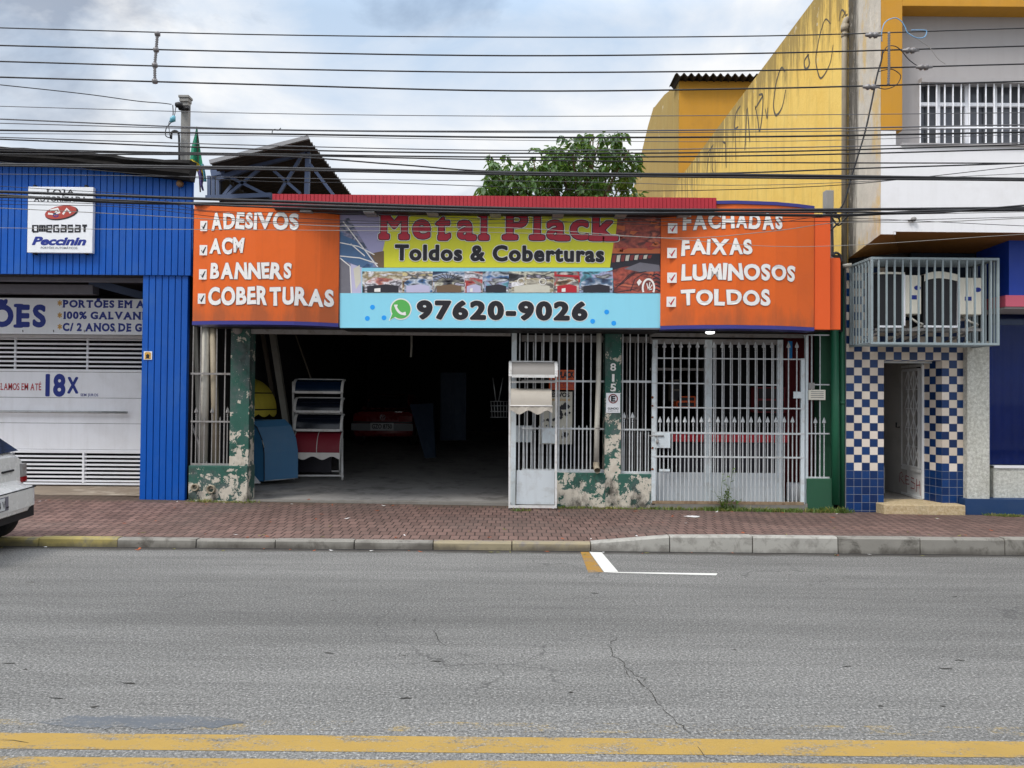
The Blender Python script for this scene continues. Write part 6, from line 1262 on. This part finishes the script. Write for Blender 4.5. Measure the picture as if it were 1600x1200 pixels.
g = MB(); a, b, c, d = rect(281.5, 158, 292.5, 330, 12.6); g.box(a, b, 12.6, 12.6+b-a, c, d); g.build('shaft', M['post_concrete'], po, bevel=.008); g = MB(); a, b, c, d = rect(280, 148.5, 294, 158, 12.58); g.box(a, b, 12.58, 12.58+b-a, c, d-.04); g.box(a-.012, b+.012, 12.565, 12.595+b-a, d-.04, d); g.build('cap', M['post_concrete'], po, bevel=.005)
g = MB(); q = at(287, 167, 12.55); g.box(q.x-.09, q.x+.08, q.y, q.y+.06, q.z-.04, q.z+.03); g.lathe([(0,-.05),(.04,-.05),(.05,0),(.04,.05),(0,.05)], at(279.5, 164, 12.5), 'X', 10); g.lathe([(0,-.03),(.02,-.03),(.025,.03),(0,.03)], at(292, 169, 12.5), 'X', 8); g.build('clamp', M['darker'], po)
g = MB(); g.tube(smooth_path([at(280, 252, 12.55), at(280, 225, 12.55), at(279, 209, 12.55), at(274, 204.5, 12.5), at(268.5, 207, 12.48), at(267.5, 217, 12.48)], 5), .017, 8); g.build('conduit', M['plastic_black'], po)
g = MB(); g.tube(smooth_path([at(270, 164, 12.45), at(270.5, 178, 12.45), at(268, 190, 12.45), at(260, 200, 12.45), at(259, 212, 12.45), at(267, 216, 12.47)], 5), .008, 5); g.tube(smooth_path([at(275, 166, 12.45), at(272, 182, 12.45), at(264, 192, 12.45), at(266, 216, 12.46)], 5), .006, 5); g.build('loop_wire', M['cable'], po)
g = MB(); g.tube([at(272.5, 181, 12.4), at(270, 187, 12.4), at(266, 191, 12.4)], [.02, .05, .015], 7); g.build('connector', M['print_teal'], po)
fl = thing('flag', 'faded green and yellow flag hanging limp beside the concrete post', 'flag', tuple(at(312, 300, 12.3)))
g = MB(); g.tube([at(313, 300, 12.32), at(307.5, 198, 12.32)], .012, 6); g.build('pole', M['wood'], fl)
def cloth(rows, mat, nm, Y0=12.28):
    g = MB(); n = 7; vs = []
    for r, (py, xa, xb) in enumerate(rows):
        for k in range(n): u = k/(n-1); vs.append(at(lerp(xa, xb, u), py, Y0 + .06*math.sin(u*9 + r*.7)))
    g.add(vs, [(r*n+k, r*n+k+1, (r+1)*n+k+1, (r+1)*n+k) for r in range(len(rows)-1) for k in range(n-1)], 0, True); g.build(nm, mat, fl)
cloth([(198,307,308),(212,304,310),(230,299,312.5),(246,297,315),(258,297,317)], M['flag_green'], 'cloth'); cloth([(249,296,301),(256,299,311),(268,308,317),(280,312,318),(288,313,317)], M['flag_yellow'], 'cloth_fold', 12.2); cloth([(262,307,313),(275,310,316),(290,313,317),(298,316,319)], M['flag_violet'], 'cloth_fold', 12.16); cloth([(256,312,318),(270,315,321),(284,316,323)], M['print_teal'], 'cloth_fold', 12.24); cloth([(256,297,302),(270,297,304),(284,299,303)], M['flag_green'], 'cloth_fold', 12.26)
# ------------------------------------------------------------------ overhead cables
def cable(label, pts, Y, r, mat='cable', group=None, ext=True, name='overhead_cable', sag=0):
    P = [at(px, py, Y if not isinstance(Y, (list, tuple)) else lerp(Y[0], Y[1], px/1600)) for px, py in pts]
    if ext:
        s0 = (P[0]-P[1]); s0 *= 3.0/abs(s0.x) if abs(s0.x) > 1e-6 else 0; s1 = (P[-1]-P[-2]); s1 *= 3.0/abs(s1.x)
        P = [P[0]+s0*4+Vector((0,0,.5)), P[0]+s0] + P + [P[-1]+s1, P[-1]+s1*4+Vector((0,0,.5))]
    g = MB(); g.tube(smooth_path(P, 6), r*.88, 6); tag(g.build(name, M[mat], recentre=True), label, 'cable', group); return P
GW = 'overhead street cables'
W5 = lambda a, b, c, d, e: [(0, a), (400, b), (800, c), (1200, d), (1600, e)]
CB = [
 ('topmost thin cable crossing the sky, held by the dark vertical spacer', W5(43.5,54,58,56,44), 9.4, .008),
 ('second cable from the top of the sky, held by the vertical spacer', W5(71,81,87,83,72), 9.4, .010),
 ('third cable from the top of the sky, held by the vertical spacer', W5(96,107,113,110,100), 9.4, .010),
 ('fourth cable from the top of the sky, at the bottom of the vertical spacer', W5(120.5,132,142,138,127), 9.4, .011),
 ('lone thin grey cable below the clamp of the concrete post', W5(166,177,181.5,180,176), 9.2, .005, 'cable_grey'),
 ('upper thin cable of the pair just over the tip of the green flag', W5(186,202,205,202,195), 9.1, .009, 'cable_grey'),
 ('thin cable close beneath the pair over the flag tip', W5(192.5,203,207,206,200), 9.1, .006, 'cable_grey'),
 ('dark cable passing just above the apex of the corrugated canopy roof', W5(203.5,209,214.5,213.5,206.5), 9.1, .012),
 ('hair thin cable just under the dark one above the canopy apex', W5(208.5,212,219,221,210), 9.1, .004, 'cable_grey'),
 ('thin cable crossing the canopy roof a little below its apex', W5(214.5,227,235,231,223), 9.1, .007, 'cable_grey'),
 ('dark cable crossing the upper third of the canopy roof and the tree top', W5(217.5,233,239.5,237,226), 9.1, .010),
 ('dark cable crossing the middle of the tree crown, upper of two', W5(233,240.5,245.5,243,233), 9.05, .010),
 ('dark cable crossing the middle of the tree crown, lower of two', W5(236,242,250,254,255), 9.05, .009),
 ('dark cable sloping from the canopy roof down onto the thick bundle by the tree', [(0,241),(400,243),(620,257),(780,268),(1100,271),(1350,263),(1600,255)], 9.0, .010),
 ('thick black cable bundle crossing the lower part of the tree crown', W5(257,262.5,270.5,274,280), 8.9, .021),
 ('black cable lying close under the thick bundle by the tree', W5(259,265,273,278,282), 8.85, .012),
 ('thin cable just above the red canopy strip, dipping in the middle', [(0,272),(300,276),(620,281),(900,284),(1200,289),(1600,271)], 9.0, .004, 'cable_grey'),
 ('thin cable rising to the right across the yellow wall and white parapet', [(620,286),(900,296),(1060,298),(1280,291),(1420,279),(1600,259)], 8.9, .005, 'cable'),
 ('thick black bundle sagging over the tops of the sign boards, upper of two', W5(299.5,313.5,325.5,328,325), 8.7, .019),
 ('thick black bundle along the sign board tops, lower of two', [(0,305),(190,316.5),(400,319),(800,330),(1200,336),(1330,336),(1450,330),(1600,328)], 8.65, .019),
 ('black cable twisted among the bundles along the sign board tops', [(0,308),(190,313),(420,324),(800,333),(1200,332),(1330,331),(1450,333),(1600,321)], 8.62, .012),
 ('pale thin cable crossing the first words of both orange boards', [(0,325),(160,333),(320,342),(530,353.5),(800,356),(1045,372),(1200,362),(1310,348),(1450,347),(1600,341)], 8.7, .005, 'cable_pale'),
 ('hair thin pale cable crossing the board below the pale one', [(0,356),(150,358),(300,358.5),(700,362),(1000,370),(1250,385.5),(1600,366)], 8.7, .0035, 'cable_pale'),
 ('thin dark cable looping across the omegasat sign and the word ADESIVOS', [(0,291),(100,297),(230,306),(320,329),(520,333),(900,347),(1100,352),(1280,340),(1600,353)], 8.75, .004),
 ('fine dark cable through the letters of the red name', [(0,313),(200,321),(420,338),(620,346),(900,340),(1100,343),(1300,346),(1600,339)], 8.75, .004),
 ('fine dark cable across the middle of the word FACHADAS', [(0,319),(200,324),(420,346),(700,349),(1000,346),(1200,348),(1300,338),(1600,331)], 8.72, .004),
]
for c in CB: cable(c[0], c[1], c[2], c[3], c[4] if len(c) > 4 else 'cable', GW)
cable('service drop cable running from the left to the concrete post', [(0,132.5),(90,142),(150,149),(215,158),(252,161),(268,163)], [11.0, 19.0], .008, 'cable', None, False, 'service_cable')
cable('black drop cable slanting from the insulators down the yellow wall', [(1379,80),(1377,95),(1370,120),(1362,160),(1352,205),(1340,245),(1328,285),(1318,318),(1304,335)], 9.35, .012, 'cable', None, False, 'service_cable')
cable('slack black cable loop joining two insulators by the yellow frame', [(1380,83),(1386,73),(1398,72),(1408,79),(1420,93),(1434,103),(1445,106)], 9.38, .006, 'cable', None, False, 'service_cable')
cable('black loop hanging under the lowest insulator beside the yellow frame', [(1372,112),(1392,108),(1405,115),(1407,122),(1400,133),(1385,139),(1370,137)], 9.38, .006, 'cable', None, False, 'service_cable')
cable('light blue wire arching over the yellow frame beside the insulators', [(1378,65),(1378,48),(1384,34),(1398,28),(1408,33),(1414,42),(1418,51),(1432,59),(1444,58),(1448,50),(1444,47),(1424,47)], 9.38, .007, 'cable_blue', None, False, 'service_cable')
cable('pale thread trailing from the blue wire towards the window', [(1420,52),(1435,62),(1452,74),(1466,92),(1477,100)], 9.38, .004, 'cable_pale', None, False, 'service_cable')
cable('black tangled cable dropping beside the end of the orange board', [(1300,326),(1299,345),(1300,362),(1301,385),(1301,400),(1305,395),(1312,398),(1316,410)], 10.9, .02, 'cable', None, False, 'service_cable')
for k, pts in enumerate(([(1304,330),(1312,345),(1306,352),(1298,360)], [(1296,332),(1308,340),(1318,335),(1330,328)], [(1298,338),(1310,352),(1322,340),(1340,326)])):
    cable(('short black cable curl nearest the end of the orange board', 'middle black cable curl by the service post stub', 'longest black cable curl reaching right from the service post stub')[k], pts, 8.8, .012, 'cable', None, False, 'service_cable')
rn = random.Random(12); gsp = thing('line_spacer', 'dark vertical chain spacer tying the four topmost cables together', 'spacer', tuple(at(243, 128, 9.4)))
g = MB(); pth = smooth_path([at(246,53,9.38), at(244,78,9.38), at(242,102,9.38), at(242,127,9.38)], 14); g.tube(pth, [.012 + .010*(k % 2) for k in range(len(pth))], 6); g.build('chain', M['porcelain'], gsp)
for px, py in ((246,53),(244,78),(242,102),(242,127)): g = MB(); g.lathe([(0,-.03),(.03,-.025),(.034,0),(.03,.025),(0,.03)], at(px, py, 9.38), 'X', 10); g.build('clip', M['porcelain'], gsp)
gsp = thing('line_spacer', 'pale vertical chain spacer in front of the yellow window frame', 'spacer', tuple(at(1388, 132, 9.4)))
g = MB(); pth = smooth_path([at(1389,50,9.36), at(1389,78,9.36), at(1389,105,9.36), at(1388,133,9.36)], 14); g.tube(pth, [.010 + .010*(k % 2) for k in range(len(pth))], 6); g.build('chain', M['porcelain'], gsp)
for px, py, lb_ in ((1364,55,'topmost grey insulator, left of the yellow frame'),(1422,79,'grey insulator in front of the shaded bay, upper of two'),(1443,105,'grey insulator in front of the shaded bay, lower of two'),(1360,136,'lowest grey insulator, over the stained corner strip')):
    q = at(px, py, 9.36); g = MB(); g.lathe([(0,-.10),(.018,-.09),(.022,-.05),(.036,-.04),(.038,-.02),(.024,-.01),(.024,.01),(.038,.02),(.036,.05),(.018,.06),(.01,.11),(0,.12)], q, 'X', 10); tag(g.build('insulator', M['porcelain'], recentre=True), lb_, 'insulator', 'insulators on the overhead cables')
sp_ = thing('service_post', 'short square concrete post stub with cable clamps above the orange end panel', 'post', tuple(at(1297, 330, 11.5)))
g = MB(); a, b, c, d = rect(1290.5, 297, 1303, 330, 11.5); g.box(a, b, 11.5, 11.5+b-a, FY*0+3.2, d); g.build('shaft', M['post_concrete'], sp_, bevel=.006); g = MB(); q = at(1297, 329, 11.45); g.box(q.x-.1, q.x+.1, q.y, q.y+.05, q.z-.03, q.z+.03); g.build('clamp', M['darker'], sp_)
# scrap of line caught on the cables above the canopy
g = MB(); g.tube(smooth_path([at(425,210,9.05), at(426,204,9.05), at(430,202,9.05), at(434,204,9.05), at(439,200,9.05)], 4), .006, 5); tag(g.build('snagged_string', M['cable_grey'], recentre=True), 'scrap of snagged string on the cables left of the canopy apex', 'string')

# ------------------------------------------------------------------ tree behind the shop
tr = thing('tree', 'leafy green tree rising behind the red canopy strip left of the yellow wall', 'tree', (1.6, 22, 0))
TYD = 22.0; rn = random.Random(17)
outline = [(748,306),(752,288),(760,284),(766,262),(768,246),(778,262),(790,256),(793,242),(800,262),(808,250),(822,254),(832,246),(836,232),(842,250),(852,236),(862,223),(872,226),(876,215),(884,236),(894,224),(906,207),(918,214),(922,208),(936,216),(946,216),(956,208),(962,204),(970,216),(976,236),(984,246),(992,248),(986,262),(980,276),(978,300)]
def top_at(px): return interp(outline, px)
g = MB(); g.tube(smooth_path([(1.4,22.2,0),(1.5,22.1,2.5),(1.45,22,4.6),(1.6,22,6.2)], 5), [.26-.006*k for k in range(16)], 10); g.build('trunk', M['bark'], tr)
limbs = MB(); lv = MB()
def leafcluster(c, n, s, droop=.4):
    for _ in range(n):
        a = rn.uniform(0, 2*math.pi); el = rn.uniform(-.9, .7); L = s*rn.uniform(.7, 1.25); w = L*rn.uniform(.36, .5)
        d = Vector((math.cos(a)*math.cos(el), math.sin(a)*math.cos(el), math.sin(el) - droop)).normalized()
        up = Vector((rn.uniform(-.5,.5), rn.uniform(-.5,.5), 1)); sd = d.cross(up).normalized(); nn = sd.cross(d)
        b = c + d*rn.uniform(.0, .07)
        pts = [b, b + d*L*.35 + sd*w*.5 + nn*.01, b + d*L*.72 + sd*w*.42 - Vector((0,0,.03)), b + d*L - Vector((0,0,L*.22)), b + d*L*.72 - sd*w*.42 - Vector((0,0,.03)), b + d*L*.35 - sd*w*.5 + nn*.01]
        mid = b + d*L*.5 - nn*.015; k = len(lv.v)
        lv.add(pts + [mid], [(0,1,6),(1,2,6),(2,3,6),(3,4,6),(4,5,6),(5,0,6)])
base = Vector((1.6, 22, 6.0))
for _ in range(30):
    px = rn.uniform(765, 980); py = top_at(px) + rn.uniform(6, 40); Y = rn.uniform(21, 23); e = at(px, py, TYD) ; e.y = Y
    m = lerp(base, e, .5) + Vector((rn.uniform(-.3,.3), rn.uniform(-.2,.2), rn.uniform(-.3,.2)))
    limbs.tube(smooth_path([base + Vector((rn.uniform(-.3,.3),0,rn.uniform(-.8,.4))), m, e], 4), [.05-.004*k for k in range(9)], 5)
limbs.build('branch', M['bark'], tr)
cnt = 0
for _ in range(900):
    px = rn.uniform(748, 990); t = top_at(px); u = rn.random()
    py = t + 13 + (330 - t)*u
    if px < 860 and u < .35 and rn.random() < .25: continue
    if 930 < px < 985 and 285 < py < 306 and rn.random() < .6: continue
    e = at(px, py, TYD); e.y = 22 + rn.uniform(-1.4, 1.4)
    leafcluster(e, rn.randint(4, 7), .22)
for px, py in outline:                                       # drooping rosettes at the shoot tips
    for j in range(3): e = at(px + rn.uniform(-2, 2), py + 5 + 7*j, TYD); e.y = 22 + rn.uniform(-.8, .8); leafcluster(e, 7, .23, .8)
for _ in range(260):
    px = rn.uniform(755, 985); e = at(px, rn.uniform(315, 400), TYD); e.y = 22 + rn.uniform(-1.4, 1.4); leafcluster(e, 6, .19)
lv.build('crown', M['leaf'], tr)

# ------------------------------------------------------------------ weeds and grass along the walls
def sprig(g, base, h, n, s, spread, rn):
    tip = base + Vector((rn.uniform(-spread, spread), rn.uniform(-spread, spread)*.5, h)); mid = lerp(base, tip, .5) + Vector((rn.uniform(-.04,.04), 0, 0))
    P = smooth_path([base, mid, tip], 5); g.tube(P, [.006-.0004*k for k in range(len(P))], 4, 1)
    for k in range(n):
        p = P[min(len(P)-1, int((k+1)/n*(len(P)-1)))]; a = rn.uniform(0, 6.28); d = Vector((math.cos(a), math.sin(a)*.7, rn.uniform(.0,.6))).normalized(); L = s*rn.uniform(.6, 1.2); sd = d.cross(Vector((0,0,1))).normalized()*L*.2
        g.add([p, p+d*L*.5+sd, p+d*L, p+d*L*.5-sd], [(0,1,2,3)])
wd = MB(); rn = random.Random(8); bs0 = at(1131, 800, 11.82); bs0.z = zp(bs0.x, 11.82)
for px, h in ((1131,.55),(1133,.5),(1127,.38),(1138,.62),(1122,.3),(1136,.33),(1144,.2),(1118,.22),(1130,.2),(1150,.15)):
    b = at(px*.4+1132*.6, 800, 11.8); b.z = zp(b.x, 11.82); sprig(wd, b, h, int(10+h*16), .085, .04 + abs(px-1131)*.012, rn)
tag(wd.build('tall_weed', [M['weed'], M['weed']], recentre=True), 'tall thin weed growing at the threshold of the spear gate', 'weed')
gr = MB(); gd = MB()
def tuft(g, x, y, h, n, rn):
    for _ in range(n):
        b = Vector((x + rn.gauss(0,.045), y + rn.gauss(0,.03), 0)); b.z = zp(b.x, b.y) - .005; a = rn.uniform(0, 6.28); L = h*rn.uniform(.5, 1.3); d = Vector((math.cos(a)*.6, math.sin(a)*.5, 1)).normalized(); sd = Vector((-math.sin(a), math.cos(a), 0))*rn.uniform(.004,.009)
        g.add([b-sd, b+sd, b+d*L*.6+sd*.7, b+d*L*.9+Vector((math.cos(a)*L*.3,0,0)), b+d*L*.6-sd*.7], [(0,1,2,3,4)])
def row(px0, px1, y, dens, h, green):
    k = px0
    while k < px1:
        x = at(k, 800, y).x; tuft(gr if rn.random() < green else gd, x, y + rn.uniform(-.07,.05), h*rn.uniform(.4,1.2), rn.randint(4, 16), rn); k += rn.uniform(.4, 1.6)*dens
row(868, 1020, 11.86, 2.6, .045, .4); row(1018, 1262, 11.84, 2.0, .06, .55); row(1105, 1165, 11.78, 1.6, .085, .8); row(1180, 1250, 11.78, 1.6, .08, .7); row(1262, 1325, 11.8, 1.4, .1, .85); row(800, 826, 11.5, 2.5, .05, .8); row(296, 400, 11.86, 4, .05, .3); row(1545, 1600, 11.72, 2, .05, .4); row(1560, 1590, 11.65, 1.2, .05, .5)
o = gr.build('grass', M['weed']); o['kind'] = 'stuff'; o = gd.build('dry_grass', M['grass_dry']); o['kind'] = 'stuff'

lt = MB(); rn = random.Random(44)
for k in range(150):
    x = rn.uniform(-7.5, 7.5); y = rn.choice((rn.gauss(11.75, .12), rn.gauss(9.2, .1), rn.uniform(9.1, 11.8), rn.gauss(8.8, .05)))
    z = (zp(x, y) if y > KY else .001) + .004; a = rn.uniform(0, 6.28); L = rn.uniform(.015, .05); d = Vector((math.cos(a), math.sin(a), 0))*L; sd = Vector((-d.y, d.x, 0))*rn.uniform(.25, .5); b = Vector((x, y, z))
    if abs(y - KY) < .2 and y > KY - .02: continue
    lt.add([b-d, b+sd, b+d+Vector((0,0,rn.uniform(0,.012))), b-sd], [(0,1,2,3)], rn.choice((0, 0, 1, 2)))
o = lt.build('leaf_litter', [M['leaf_fallen'], M['grass_dry'], M['white_ink']]); o['kind'] = 'stuff'
